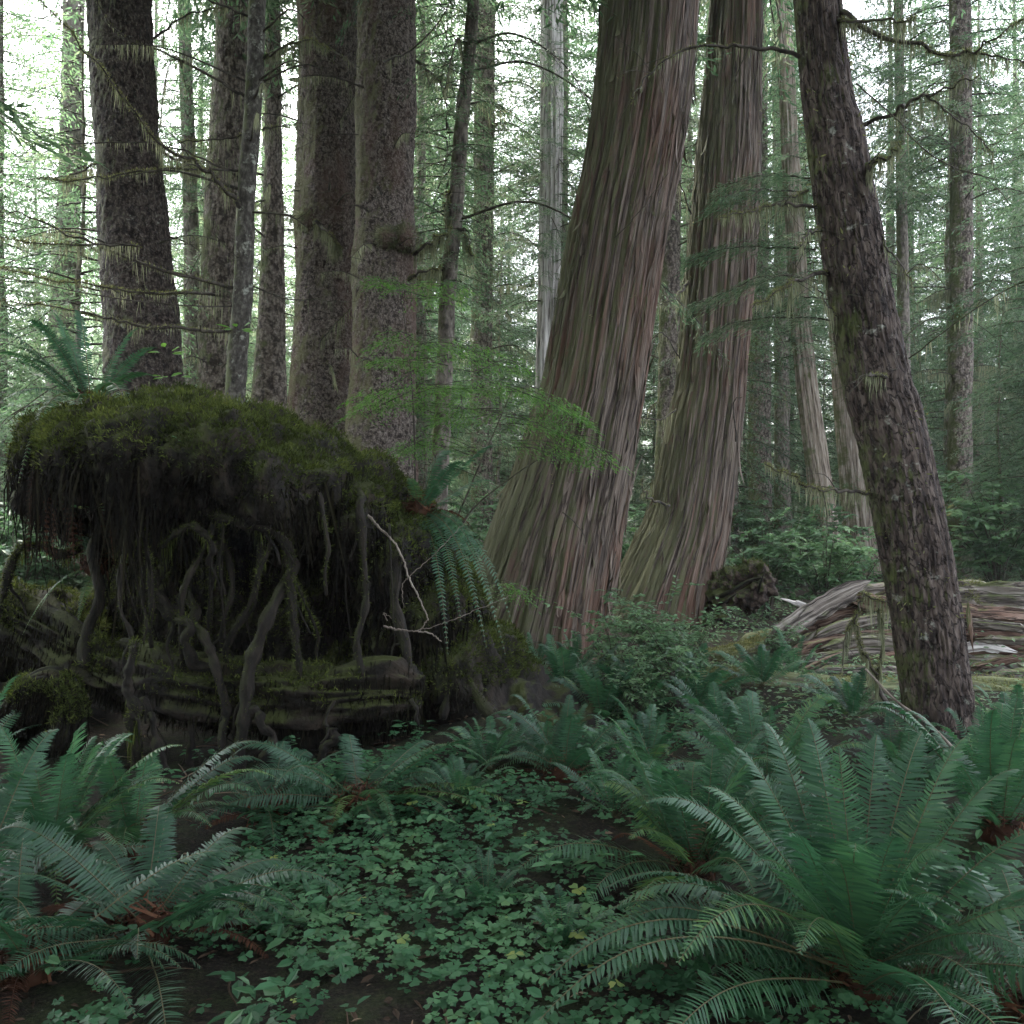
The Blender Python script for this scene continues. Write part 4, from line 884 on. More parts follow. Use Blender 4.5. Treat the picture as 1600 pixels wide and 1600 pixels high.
# pale dead branch caught against the stump's right side
tw = thing('dead_branch', 'pale bare dead branch leaning on the right flank of the mossy stump', 'branch', W(640, 1000, 5.9))
g = G()
for pts, r0, r1 in [([(575, 805, 6.0), (600, 832, 5.9), (622, 856, 5.85), (639, 901, 5.8), (655, 935, 5.8), (669, 968, 5.8)], .014, .008), ([(669, 968, 5.8), (660, 980, 5.8), (655, 988, 5.78)], .007, .004), ([(600, 978, 5.8), (624, 984, 5.75), (650, 986, 5.72), (672, 990, 5.7), (690, 1002, 5.7)], .011, .006),
                    ([(650, 986, 5.72), (690, 975, 5.7), (740, 955, 5.7), (800, 930, 5.8)], .005, .002), ([(639, 901, 5.8), (628, 915, 5.8), (631, 950, 5.8)], .006, .003), ([(636, 905, 5.8), (690, 855, 5.8), (740, 800, 5.9)], .005, .002), ([(605, 970, 5.8), (600, 958, 5.8), (612, 966, 5.8)], .005, .003)]:
    c = spline(np.array([W(*p) for p in pts]), 9 * len(pts)); c[1:-1] += U(-.006, .006, (len(c) - 2, 3)); tube(g, c, np.linspace(r0, r1, len(c)) * .62 * U(.8, 1.2, len(c)), 7)
obj('twigs', g, M['paletwig'], tw)

# ------------------------------------------------------------------ fallen logs on the right
flog = rough_log('fallen_log', 'big grey fallen log broken open to red rotten wood, behind the dark leaning trunk', [(1440, 942, 9.6), (1510, 938, 9.6), (1560, 941, 9.5), (1640, 944, 9.4), (1760, 948, 9.2)], [.16, .20, .22, .23, .24], 'log', 95, M_=110, amp=.09, big=.5, moss=3500, mm='mossbr')
def plank(pts, wd, th, m, label=None):
    """a broken, splintered board of wood: angular section, jagged ends, flat faces"""
    c = np.array([W(*p) for p in pts]); n = 16; c = spline(c, n); T, A, B = frames(c); Mq = 11; a = np.linspace(0, 2 * np.pi, Mq, endpoint=False); tilt = U(-.5, .5)
    ra = U(.6, 1.15, Mq); jag0 = U(-.22, .22, Mq); jag1 = U(-.22, .22, Mq); g = G(); V = []
    for i in range(n):
        e = min(1, .25 + i / 2.5, .25 + (n - 1 - i) / 2.5); q = a + tilt; j = ra * (1 + U(-.14, .14, Mq)) * e
        sh = (jag0 * max(0, 1 - i / 3.) + jag1 * max(0, 1 - (n - 1 - i) / 3.)) * .7
        x = np.sign(np.cos(a)) * np.abs(np.cos(a)) ** .6 * wd; y = np.sign(np.sin(a)) * np.abs(np.sin(a)) ** .6 * th
        X = x * math.cos(tilt) - y * math.sin(tilt); Y = x * math.sin(tilt) + y * math.cos(tilt)
        V.append(c[i] + A[i] * (X * j)[:, None] + B[i] * (Y * j)[:, None] + T[i] * sh[:, None])
    V = np.concatenate(V); i = np.arange(n - 1)[:, None] * Mq; j = np.arange(Mq)[None]; j2 = (j + 1) % Mq
    L = np.linalg.norm(c[-1] - c[0]); bc = np.stack([np.tile(np.cos(a) * wd, n), np.tile(np.sin(a) * wd, n), np.repeat(np.linspace(0, L, n), Mq)], -1) + U(0, 9, 3)
    g.add(V, [np.stack([i + j, i + j2, i + Mq + j2, i + Mq + j], -1).reshape(-1, 4), np.arange(Mq)[::-1][None], (np.arange(Mq) + (n - 1) * Mq)[None]], 0, None, bc, False)
    obj('splinter', g, M[m], flog, label)
for pts, wd, th, m in [([(1200, 1004, 9.3), (1240, 972, 9.35), (1290, 944, 9.45), (1345, 920, 9.55)], .12, .07, 'log'), ([(1230, 985, 9.5), (1300, 955, 9.6), (1400, 925, 9.7)], .10, .08, 'redwood'), ([(1300, 940, 9.6), (1350, 926, 9.6), (1410, 918, 9.7)], .09, .06, 'log'),
    ([(1335, 935, 9.5), (1375, 942, 9.5), (1420, 945, 9.5)], .10, .10, 'redwood'), ([(1262, 1004, 9.2), (1320, 980, 9.2), (1410, 962, 9.3)], .07, .05, 'log'), ([(1240, 1020, 9.1), (1310, 1000, 9.15), (1420, 990, 9.2)], .08, .05, 'redwood'), ([(1290, 1012, 9.0), (1350, 1003, 9.0), (1425, 1006, 9.0)], .06, .04, 'log'),
    ([(1175, 1050, 8.9), (1260, 1036, 8.95), (1350, 1026, 9.0), (1440, 1020, 9.0)], .09, .07, 'log'), ([(1210, 1040, 9.1), (1290, 1028, 9.1), (1380, 1016, 9.1)], .07, .05, 'redwood'), ([(1150, 1010, 9.8), (1210, 992, 9.8), (1250, 985, 9.7)], .10, .08, 'mosslog'), ([(1130, 1030, 9.6), (1190, 1014, 9.5), (1240, 1004, 9.4)], .12, .09, 'mosslog'),
    ([(1250, 1055, 8.7), (1330, 1050, 8.7), (1410, 1052, 8.7)], .07, .05, 'log'), ([(1235, 938, 9.6), (1255, 946, 9.6), (1272, 952, 9.6)], .03, .02, 'snag'), ([(1230, 1060, 8.6), (1260, 1045, 8.6), (1300, 1030, 8.7)], .04, .03, 'redwood'), ([(1480, 955, 9.3), (1540, 962, 9.25), (1620, 965, 9.2), (1700, 970, 9.2)], .10, .08, 'redwood'),
    ([(1490, 985, 9.25), (1560, 990, 9.2), (1690, 995, 9.2)], .12, .09, 'redwood'), ([(1500, 972, 9.1), (1550, 975, 9.05), (1610, 985, 9.0)], .05, .04, 'log'), ([(1495, 1012, 9.05), (1535, 1010, 9.0), (1570, 1016, 8.95)], .045, .03, 'snag'), ([(1500, 1020, 9.1), (1580, 1018, 9.1), (1680, 1022, 9.1)], .09, .06, 'redwood'),
    ([(1485, 1036, 9.0), (1580, 1040, 8.95), (1690, 1042, 8.9)], .10, .06, 'log'), ([(1530, 1000, 9.0), (1590, 1004, 8.95), (1640, 1000, 8.9)], .05, .04, 'log'), ([(1560, 1060, 8.7), (1620, 1058, 8.7), (1690, 1064, 8.7)], .07, .05, 'log')]:
    plank([(x, y + U(-3, 3), d) for x, y, d in pts], wd, th, m)
plank([(1514, 956, 9.0), (1516, 978, 8.95), (1519, 1000, 8.95)], .035, .018, 'redwood', 'bright red splinter standing upright')
for k in range(14):
    x, y, d = U(1180, 1640), U(985, 1070), U(8.6, 9.3); a = U(-.35, .25); L = U(25, 70)
    plank([(x - L, y + a * L, d), (x, y, d), (x + L, y - a * L, d + U(-.1, .1))], U(.02, .05), U(.012, .03), ['log', 'redwood', 'log', 'mosslog'][k % 4])
rough_log('fallen_log', 'thin pale mossy log lying low across the ground in front of the broken log', [(1075, 1072, 8.2), (1150, 1068, 8.2), (1260, 1078, 8.2), (1370, 1082, 8.2), (1480, 1075, 8.3), (1620, 1092, 8.2), (1750, 1105, 8.0)], [.09, .11, .11, .12, .11, .12, .12], 'mosslog', 96, moss=5000, mm='mossbr')
rough_log('fallen_log', 'mossy branch log slanting down to the thin pale log from behind', [(1090, 1040, 9.5), (1180, 1020, 9.4), (1225, 990, 9.5)], [.10, .12, .08], 'mosslog', 97, moss=3000, mm='mossbr')
# broken hollow root end beside the reddish cedar
rp = W(1140, 960, 12.0); rp[2] = float(gz(rp[0], rp[1]))
rw = thing('root_stump', 'small dark hollow root stump with mossy tip, right of the reddish cedar', 'stump', rp)
g = G()
for px, py, d, rx, ry, rz in [(1150, 925, 12.0, .30, .3, .24), (1182, 905, 11.8, .22, .25, .24), (1112, 925, 12.3, .20, .25, .22), (1130, 920, 12.1, .22, .26, .20), (1152, 910, 12.0, .20, .25, .18), (1174, 900, 11.9, .17, .24, .17), (1172, 884, 11.95, .10, .12, .09), (1186, 893, 11.8, .10, .14, .10), (1128, 955, 11.9, .10, .12, .28), (1180, 935, 11.9, .06, .08, .2), (1105, 960, 12.3, .2, .25, .3)]:
    blob(g, W(px, py, d), rx, ry, rz)
hole = W(1178, 908, 11.6)
rg, rv, rn = remeshed(g, .02, lambda v, nn: (fbm(v * 5, 3, 81) - .5) * .30 + (fbm(v * np.array([14, 14, 14]), 3, 83) - .5) * .20 - .30 * np.exp(-(((v - hole) / np.array([.17, .3, .13])) ** 2).sum(-1)))
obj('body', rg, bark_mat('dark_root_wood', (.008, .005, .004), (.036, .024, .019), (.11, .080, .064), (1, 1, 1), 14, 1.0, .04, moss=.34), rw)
P = rv[(rn[:, 2] > .3)]; P = P[R.integers(len(P), size=900)]; mg = G()
for q in range(3): scatter(mg, P + rdir(900) * .02, rdir(900) + np.array([0, -.2, .8]), rdir(900), U(.02, .05, 900), U(.006, .012, 900), 'blade')
obj('moss', mg, M['moss'], rw)
for pts, r in [([(1120, 935, 11.9), (1145, 922, 11.7), (1168, 908, 11.6), (1190, 902, 11.5)], .035), ([(1110, 950, 11.9), (1132, 940, 11.7), (1150, 928, 11.6)], .03), ([(1185, 925, 11.7), (1190, 905, 11.6), (1197, 890, 11.6)], .02)]:
    g = G(); c = spline(np.array([W(*p) for p in pts]), 16); tube(g, c, np.linspace(r, r * .4, 16), 8, 0, sty('thin', int(pts[0][0]))); obj('root', g, M['root'], rw)

# ------------------------------------------------------------------ ferns
def frond_geo(g, P0, P1, P2, width, npin=48, roll=0., rnd=.5, curlz=1., base=.10, m0=0, m1=1):
    t = np.linspace(0, 1, 26)[:, None]; c = (1 - t) ** 2 * P0 + 2 * t * (1 - t) * P1 + t * t * P2; ln_ = np.linalg.norm(P2 - P0); c = c + np.array([0, 0, 1.]) * ln_ * (.16 * t ** 2 * (1 - t) * 2.2 - .05 * t ** 4) + (P2 - P0) * np.array([1, 1, 0]) * (.05 * np.sin(t * 3.14))
    Lf = np.sum(np.linalg.norm(np.diff(c, axis=0), axis=1)); tube(g, c, np.linspace(.0042, .0012, 26) * max(.7, Lf), 5, m1, cap=False, rnd=U(.2, .8))
    T = unit(np.gradient(c, axis=0)); up = np.array([0, 0, 1.]); Sd = np.cross(T, up)
    hz = np.array([P2[0] - P0[0], P2[1] - P0[1], 0]); hs = unit(np.cross(unit(hz + 1e-6), up)); Sd = unit(Sd * .3 + hs)
    N = unit(np.cross(Sd, T)); Sd2 = Sd * math.cos(roll) + N * math.sin(roll); N = unit(np.cross(Sd2, T)); Sd = Sd2
    q = np.linspace(base, .995, npin); tt = t[:, 0]
    I = lambda A: np.stack([np.interp(q, tt, A[:, k]) for k in range(3)], -1)
    P, Tq, Nq, Sq = I(c), I(T), I(N), I(Sd)
    prof = np.minimum(1, (q - base) / .28 + .25) ** .6 * (1 - np.clip((q - .35) / .67, 0, 1) ** 1.8)
    fwd = .08 + .6 * q ** 2
    for s in (-1, 1):
        n = npin; D = Sq * s + Tq * (fwd + U(-.12, .12, n))[:, None] - Nq * U(-.05, .28, n)[:, None]
        scatter(g, P + Tq * U(-.002, .002, n)[:, None], D, Nq + Sq * s * U(-.1, .2, n)[:, None] + Tq * U(-.55, -.15, n)[:, None], width * prof * U(.88, 1.08, n) + .004, .76 * Lf / npin * U(.85, 1.1, n) * (.55 + .45 * prof), 'pinna', m0,
                np.clip(rnd + U(-.18, .18, n), 0, 1))
FM = [M['fern'], M['rachis']]; DM = [M['deadfern'], M['deadfern']]
def rand_frond(base, L, a, e, droop, width, npin, g=None, rnd=None, **k):
    dh = np.array([math.cos(a), math.sin(a), 0.]); up = np.array([0, 0, 1.])
    P1 = base + dh * L * .5 * math.cos(e) + up * L * .62 * math.sin(e) + rdir(1)[0] * L * .04
    P2 = base + dh * L * (math.cos(e) * .95 + .05) + up * L * (math.sin(e) * .95 - droop) + rdir(1)[0] * L * .06
    g = g or G(); frond_geo(g, base, P1, P2, width, npin, U(-.5, .5), U(.2, .75) if rnd is None else rnd, **k); return g
def hero_fern(label, px, py, d, L, n, dead=4, custom=(), az=None, width=.09, e=(.35, 1.35), npin=56, z=None, group=None, rnd=None):
    b = W(px, py, d)
    if z is None: b[2] = float(gz(b[0], b[1])) + .03
    root = thing('sword_fern', label, 'fern', b, group)
    cg, c0 = lump(0, 0, 1, .07, 3); cg = G(); blob(cg, b + np.array([0, 0, .0]), .085, .085, .08); 
    kk = 70; D = rdir(kk, -.1, 1); scatter(cg, b + D * .06, D + np.array([0, 0, .4]), rdir(kk), U(.05, .14, kk), U(.008, .016, kk), 'strand', 0)
    obj('rootstock', cg, M['deadfern'], root)
    for tip, arch, w2, tone in custom:
        P2 = W(*tip); h = P2 - b; P1 = b + h * .45 + np.array([0, 0, 1.]) * arch * np.linalg.norm(h)
        g = G(); frond_geo(g, b + rdir(1)[0] * .03, P1, P2, w2, npin, U(-.3, .3), tone); obj('frond', g, FM, root)
    for k in range(n):
        a = (az[0] + (az[1] - az[0]) * (k + U(0, 1)) / n) if az else 2.399 * k + U(-.3, .3)
        g = rand_frond(b + rdir(1)[0] * .03, L * U(.7, 1.1), a, U(*e), U(.05, .35), width * U(.8, 1.15), npin, rnd=rnd); obj('frond', g, FM, root)
    for k in range(dead):
        g = rand_frond(b, L * U(.5, .9), U(0, 6.28), U(.0, .4), U(.3, .5), width * .5, npin, m0=0); obj('dead_frond', g, DM, root)
    return root
# right foreground
hero_fern('largest sword fern, right foreground, with tall upright fronds', 1340, 1560, 2.95, 1.0, 26, 3, [
    ((1262, 1105, 3.3), .10, .115, .55), ((1195, 1110, 3.4), .12, .115, .5), ((1150, 1150, 3.3), .15, .115, .45), ((1370, 1130, 3.4), .05, .115, .5), ((1310, 1150, 3.1), .05, .115, .55), ((1440, 1125, 3.4), .06, .115, .5),
    ((1100, 1210, 3.1), .18, .115, .6), ((1010, 1230, 3.0), .25, .115, .55), ((1510, 1130, 3.2), .1, .115, .45), ((1590, 1180, 3.1), .15, .115, .5), ((1680, 1280, 3.0), .2, .115, .55), ((1700, 1430, 2.7), .25, .10, .6),
    ((830, 1530, 2.75), .28, .105, .6), ((880, 1480, 2.9), .30, .10, .5), ((820, 1590, 2.55), .25, .10, .45), ((960, 1400, 3.1), .3, .115, .55), ((1060, 1480, 2.5), .35, .115, .8), ((1250, 1470, 2.5), .35, .115, .75), ((1470, 1390, 2.6), .25, .1, .5),
    ((1180, 1330, 2.7), .2, .115, .5), ((1400, 1290, 2.7), .15, .115, .5), ((1560, 1560, 2.4), .3, .1, .4), ((1640, 1500, 2.5), .3, .1, .45)], width=.11, e=(.2, 1.25), npin=62)
hero_fern('sword fern with a brown dead centre, left of the largest fern', 1085, 1365, 3.75, .85, 22, 7, [
    ((795, 1355, 3.5), .22, .115, .6), ((930, 1195, 3.9), .3, .115, .55), ((945, 1215, 3.8), .25, .115, .95), ((985, 1300, 3.5), .3, .10, .9), ((900, 1420, 3.4), .3, .115, .5), ((1000, 1180, 4.0), .2, .115, .5), ((1180, 1150, 4.0), .2, .115, .5),
    ((960, 1480, 3.2), .3, .10, .95), ((1240, 1230, 3.5), .2, .115, .5)], width=.08)
hero_fern('upright sword fern between the leaning trunk and the brown-centred fern', 1190, 1270, 4.7, .85, 18, 3, [((1165, 1080, 4.8), .1, .115, .55), ((1205, 1095, 4.7), .1, .115, .5), ((1290, 1115, 4.6), .2, .115, .5), ((1090, 1130, 4.6), .2, .115, .5)], width=.075)
hero_fern('sword fern at the right edge, close beside the leaning trunk foot', 1560, 1330, 4.2, .95, 22, 3, [((1530, 1095, 4.3), .1, .115, .5), ((1590, 1080, 4.3), .1, .115, .45), ((1480, 1180, 4.0), .2, .115, .5)], width=.08)
hero_fern('sword fern low in the right corner in front of the largest fern', 1620, 1620, 2.75, .8, 16, 3, width=.085, e=(.1, .9))
# left foreground
hero_fern('big silvery-tipped sword fern in the left foreground', 70, 1400, 4.1, .95, 16, 4, [
    ((150, 1140, 4.3), .15, .08, .75), ((205, 1135, 4.2), .12, .08, .7), ((285, 1150, 4.1), .15, .085, .85), ((280, 1210, 4.0), .2, .085, .8), ((265, 1190, 4.2), .1, .08, .7), ((20, 1170, 4.3), .1, .08, .75), ((-40, 1200, 4.2), .1, .08, .6), ((200, 1330, 3.6), .25, .08, .7), ((90, 1420, 3.4), .4, .08, .95), ((30, 1370, 3.4), .3, .08, .8)], width=.085)
hero_fern('arching sword fern between the silvery-tipped fern and the stump roots', 205, 1420, 4.3, .85, 12, 4, [
    ((435, 1205, 4.3), .28, .085, .95), ((400, 1225, 4.2), .24, .085, .8), ((330, 1280, 4.0), .25, .08, .7), ((360, 1250, 4.4), .2, .08, .6), ((190, 1340, 3.7), .3, .08, .85)], width=.085)
hero_fern('sword fern in the dark between the left ferns and the bottom edge', 230, 1540, 3.25, .75, 20, 6, width=.085, e=(.15, .8), rnd=.25)
hero_fern('sword fern at the left edge below the silvery-tipped fern', -50, 1500, 3.5, .8, 20, 4, width=.085, e=(.3, 1.1), rnd=.35)
hero_fern('sword fern low in the dark left corner', 40, 1570, 3.0, .8, 18, 6, width=.08, e=(.1, .9), rnd=.3)
# in front of the stump, centre
hero_fern('sword fern in front of the stump, fronds arching right over the ground cover', 555, 1345, 4.7, .85, 14, 6, [
    ((770, 1190, 4.9), .42, .08, .6), ((840, 1285, 4.5), .25, .085, .95), ((820, 1310, 4.3), .22, .08, .95), ((620, 1305, 4.2), .45, .055, 1.0), ((510, 1325, 4.3), .5, .055, 1.0), ((690, 1275, 4.9), .35, .07, .7), ((390, 1340, 4.6), .3, .08, .35), ((700, 1410, 4.2), .25, .07, .5), ((610, 1195, 5.0), .3, .08, .5), ((640, 1420, 4.0), .3, .07, .5), ((440, 1420, 4.2), .3, .07, .4)], width=.085, rnd=.35, e=(.1, .7))
hero_fern('dim sword fern at the foot of the stump roots', 420, 1340, 4.7, .6, 10, 6, width=.075, e=(.1, .9), rnd=.25)
hero_fern('dark sword fern under the right toe of the stump', 880, 1290, 5.1, .65, 14, 6, [((740, 1200, 5.0), .3, .06, .6), ((800, 1185, 5.1), .25, .06, .6), ((960, 1200, 5.1), .2, .06, .6)], width=.06, rnd=.3)
# on the stump: the fern at its left end, with a curtain of dead fronds
tf = hero_fern('fern on top of the stump with a skirt of brown dead fronds', 140, 632, 6.75, .95, 10, 0, [
    ((20, 535, 6.6), .15, .08, .6), ((60, 500, 6.7), .1, .075, .6), ((85, 480, 6.9), .08, .07, .6), ((215, 505, 6.7), .12, .07, .65), ((245, 535, 6.6), .12, .07, .55), ((0, 560, 6.5), .2, .08, .6), ((-20, 640, 6.3), .3, .08, .6), ((28, 745, 6.1), .55, .09, .85), ((105, 760, 6.0), .5, .09, .9), ((215, 700, 6.0), .45, .09, .9),
    ((40, 690, 6.3), .5, .08, .8), ((255, 590, 6.4), .2, .06, .7)], az=(2.2, 4.2), z=1, width=.08)
b = np.array(tf.location)
for k in range(34):
    tx = 40 + 150 * U(0, 1); d = U(6.05, 6.5); P2 = W(tx, U(800, 885), d); P0 = W(60 + tx * .55, 660, d + .25)
    P1 = (P0 + P2) / 2 + np.array([U(-.03, .03), -.14, .25]); g = G(); frond_geo(g, P0, P1, P2, .055, 40, U(-1, 1), U(.1, .9)); obj('dead_frond', g, DM, tf)
hf = hero_fern('fern hanging from the right shoulder of the stump in front of the leaning cedar', 655, 800, 6.7, .85, 6, 3, [
    ((745, 850, 6.6), .35, .08, .75), ((770, 930, 6.4), .35, .09, .6), ((735, 800, 6.9), .25, .075, .6), ((800, 960, 6.5), .35, .09, .5), ((720, 960, 6.2), .35, .08, .55), ((760, 1000, 6.2), .35, .08, .45), ((640, 745, 6.4), .25, .06, .9), ((700, 1010, 6.1), .3, .07, .5), ((790, 1010, 6.3), .35, .08, .45)], az=(-1.4, .8), z=1, width=.08, rnd=.5)
for px, py, tips, lab in [(150, 885, [((35, 985, 6.2), .2), ((122, 965, 6.2), .1), ((60, 950, 6.3), .25)], 'little fern hanging in the gap under the left end of the stump')]:
    hero_fern(lab, px, py, 6.4, .4, 3, 4, [(t, a, .05, .9) for t, a in tips], az=(3.6, 5.0), z=1, width=.05)

# midground ferns: one of each kind, then copies with their fronds
def fern_kind(nf, L, seed):
    ms = []
    for k in range(nf): ms.append(rand_frond(np.zeros(3), L * U(.75, 1.1), 2.399 * k, U(.45, 1.35), U(.05, .3), .085 * L, 34).mesh('frond', FM))
    return ms
FK = [fern_kind(16, .9, 1), fern_kind(20, .8, 2), fern_kind(14, .7, 3)]
MF = [(885, 1120, 7.6, 1.0, 'tall upright fern just right of the mossy hump, before the big cedar'), (940, 1170, 6.9, 1.0, 'pale upright fern left of the leafy bushes'), (905, 1105, 8.4, .8, 'yellowish fern at the foot of the massive leaning cedar'),
      (1000, 1130, 7.2, .9, 'fern under the leafy bushes in front of the reddish cedar'), (1090, 1105, 7.4, .9, 'fern at the left tip of the thin pale log'), (1240, 1060, 8.3, .8, 'fern standing in front of the slanting splintered slabs'),
      (1190, 1075, 8.0, .7, 'small fern behind the thin pale log'), (1330, 1120, 7.2, .8, 'fern left of the leaning trunk foot'), (1580, 1190, 6.0, .9, 'fern right of the leaning trunk by the frame edge'), (1130, 1160, 6.2, .8, 'fern between the upright fern and the leafy bushes'),
      (1540, 1240, 5.2, .8, 'fern behind the right edge fern'), (835, 1075, 8.8, .7, 'fern between the mossy hump and the massive cedar'), (1010, 1250, 5.3, .7, 'low fern beyond the brown-centred fern'), (800, 1040, 9.2, .8, 'fern at the left root of the massive cedar'), (1420, 1240, 5.0, .7, 'fern hugging the foot of the leaning trunk'),
      (765, 1235, 5.3, .6, 'small fern at the foot of the mossy hump'),       (720, 1310, 4.6, .5, 'small fern beside the arching centre fern'), (960, 1320, 4.4, .6, 'small fern left of the brown-centred fern crown'), (760, 1475, 3.4, .32, 'little fern in the middle of the ground cover'), (880, 1530, 3.1, .35, 'little fern at the right edge of the ground cover'), (500, 1480, 3.4, .32, 'little fern in the left half of the ground cover'), (850, 1240, 5.4, .55, 'small fern right of the mossy hump foot'), (1400, 1190, 5.6, .7, 'fern just left of the leaning trunk, behind the largest fern'),
      (-40, 1180, 5.6, .9, 'fern at the left frame edge behind the silvery-tipped fern')]
for k, (px, py, d, sc, lab) in enumerate(MF):
    p = W(px, py, d); p[2] = float(gz(p[0], p[1])); root = thing('sword_fern', lab, 'fern', p, 'ferns of the middle ground'); root.scale = (sc,) * 3; root.rotation_euler = (0, 0, k * 1.3)
    for me in FK[k % 3]:
        o = bpy.data.objects.new('frond', me); COL.objects.link(o); o.parent = root

# ------------------------------------------------------------------ leafy bushes and saplings
def bush_mesh(name, H, ns, nl, lL, lW, seed, lm='shrub', spread=.6):
    g = G(); rr = np.random.default_rng(seed)
    for s in range(ns):
        a = rr.uniform(0, 6.28); le = rr.uniform(.15, spread) * H; top = np.array([math.cos(a) * le, math.sin(a) * le, H * rr.uniform(.6, 1.1)])
        c = spline(np.array([[0, 0, -.05], top * [.35, .35, .55], top]), 10); tube(g, c, np.linspace(.008, .002, 10) * max(.6, H), 5, 1)
        for t in range(7):
            i = rr.integers(3, 10); dr = unit(rr.uniform(-1, 1, 3) * [1, 1, .35]); L = H * rr.uniform(.15, .38); e = c[i] + dr * L + [0, 0, -.05 * L]
            tube(g, np.array([c[i], (c[i] + e) / 2 + [0, 0, .04 * H], e]), np.array([.003, .0025, .001]), 4, 1, cap=False)
            m = nl; q = rr.uniform(.1, 1.05, m)[:, None]; sd = unit(np.cross(dr, [0, 0, 1.])); sg_ = np.where(np.arange(m) % 2, 1, -1)[:, None]
            P = c[i] + (e - c[i]) * q + [0, 0, .02 * H]; D = dr * .6 + sd * sg_ + rr.uniform(-.4, .4, (m, 3)) - [0, 0, .15]
            scatter(g, P, D, np.array([0, 0, 1.]) + rr.uniform(-.5, .5, (m, 3)), 1.25 * lL * rr.uniform(.6, 1.3, m), 1.2 * lW * rr.uniform(.7, 1.2, m), 'leaf', 0, np.clip(rr.uniform(.2, .7) + rr.uniform(-.25, .3, m), 0, 1))
    return g.mesh(name, [M[lm], M['branch']])
BM = [bush_mesh('leafy_bush', 1.0, 12, 14, .06, .032, 200 + k) for k in range(3)]
BF = [bush_mesh('far_bush', 1.3, 16, 16, .085, .05, 210 + k) for k in range(3)]
BU = [(1030, 1065, 8.2, .8, 'leafy bush in front of the reddish cedar base, tallest of the near bushes'), (960, 1090, 7.9, .8, 'leafy bush left of the tallest near bush'), (1085, 1075, 8.6, .6, 'leafy bush below the small root stump'), (1060, 1110, 7.2, .75, 'leafy bush low before the thin log'),
      (1215, 1045, 9.2, .45, 'bush between the small root stump and the slanting slabs'), (905, 1010, 10.0, .8, 'thin bush against the dark foot of the massive cedar'), (1000, 1120, 6.8, .6, 'low leafy bush among the middle ferns'), (1200, 960, 13.5, 1.1, 'bush behind the slanting splintered slab'), (1290, 935, 13.5, 1.0, 'bush behind the broken log under the mossy cedar'),
      (1560, 905, 16, 1.6, 'bright bush behind the fallen log at the right'), (1600, 890, 19, 2.0, 'tall bright bush at the right frame edge'), (1530, 900, 21, 1.6, 'bush right of the mottled trunk base'), (1340, 920, 15, 1.0, 'bush at the foot of the half-hidden cedar'), (1250, 905, 18, 1.3, 'bush at the foot of the mossy tilted cedar'),
      (1180, 905, 20, 1.3, 'bush at the foot of the knotted grey trunk'), (960, 950, 15, 1.2, 'bright bush between the two cedars'), (20, 940, 11, 1.4, 'bright bush seen through the gap under the stump'), (90, 930, 12, 1.4, 'second bright bush under the stump gap, farther right'), (-30, 1060, 7.8, .9, 'bush beside the sloping log at the left frame edge'), (1430, 930, 16, 1.0, 'bush behind the leaning trunk, left of the mottled trunk'),
      (740, 930, 15, 1.2, 'bush between the stump shoulder and the leaning cedar'), (790, 900, 20, 1.4, 'farther bush left of the leaning cedar')]
for k, (px, py, d, sc, lab) in enumerate(BU):
    p = W(px, py, d); p[2] = float(gz(p[0], p[1])); o = bpy.data.objects.new('leafy_bush', (BM if d < 11 else BF)[k % 3]); COL.objects.link(o); o.location = p; o.scale = (sc,) * 3; o.rotation_euler = (0, 0, k * 1.9)
    tag(o, lab, 'bush', 'leafy bushes of the forest floor')

# bright green sapling with flat sprays beside the stump
sap = thing('hemlock_sapling', 'bright green feathery sapling between the stump and the leaning cedar', 'sapling', (W(660, 1000, 7.8)[0], 7.8, float(gz(W(660, 0, 7.8)[0], 7.8))))
sp = [[(662, 1080, 7.8), (650, 880, 7.8), (648, 700, 7.75), (640, 560, 7.7), (622, 440, 7.6)], [(662, 1060, 7.8), (690, 880, 7.7), (735, 760, 7.6), (770, 680, 7.5), (800, 610, 7.4)], [(668, 960, 7.8), (720, 820, 7.8), (800, 745, 7.8), (890, 690, 7.7)], [(664, 1000, 7.8), (700, 870, 7.5), (745, 780, 7.4)]]
for c_ in sp:
    g = G(); c = spline(np.array([W(*p) for p in c_]), 24); tube(g, c, np.linspace(.012, .003, 24), 6); obj('stem', g, M['branch'], sap)
sb = [([(640, 450), (610, 448), (580, 446)], .8), ([(635, 452), (680, 455), (722, 462)], .8), ([(645, 530), (620, 528), (600, 535)], .7), ([(645, 540), (700, 540), (770, 560)], .9), ([(640, 600), (600, 620), (565, 640)], 1.), ([(650, 610), (720, 600), (790, 605)], 1.2), ([(790, 610), (850, 620), (905, 650)], 1.3),
      ([(780, 640), (700, 640), (620, 625)], 1.2), ([(790, 650), (860, 660), (910, 680)], 1.0), ([(740, 700), (680, 690), (620, 705)], .8), ([(660, 690), (640, 700), (625, 712)], .7), ([(740, 575), (790, 560), (830, 570)], .8), ([(700, 560), (660, 565), (590, 570)], .8), ([(720, 620), (720, 640), (690, 660)], .8), ([(800, 700), (860, 700), (930, 715)], .7), ([(890, 690), (930, 700), (960, 720)], .5), ([(740, 930), (790, 920), (830, 925)], .5)]
for pts, k in sb:
    d = U(7.2, 7.9); g = G()
    for q in range(4): 
        c = spline(np.array([W(x, y + U(-14, 14), d + U(-.3, .3)) for x, y in pts]), 12); needles_on(g, c + rdir(1)[0] * .04, .19 * U(.6, 1.2), 330 * k, .042, .010, flat=.55, droop=.5); tube(g, c, np.linspace(.004, .0015, 12), 4, 1)
    obj('spray', g, [M['sapling'], M['branch']], sap)

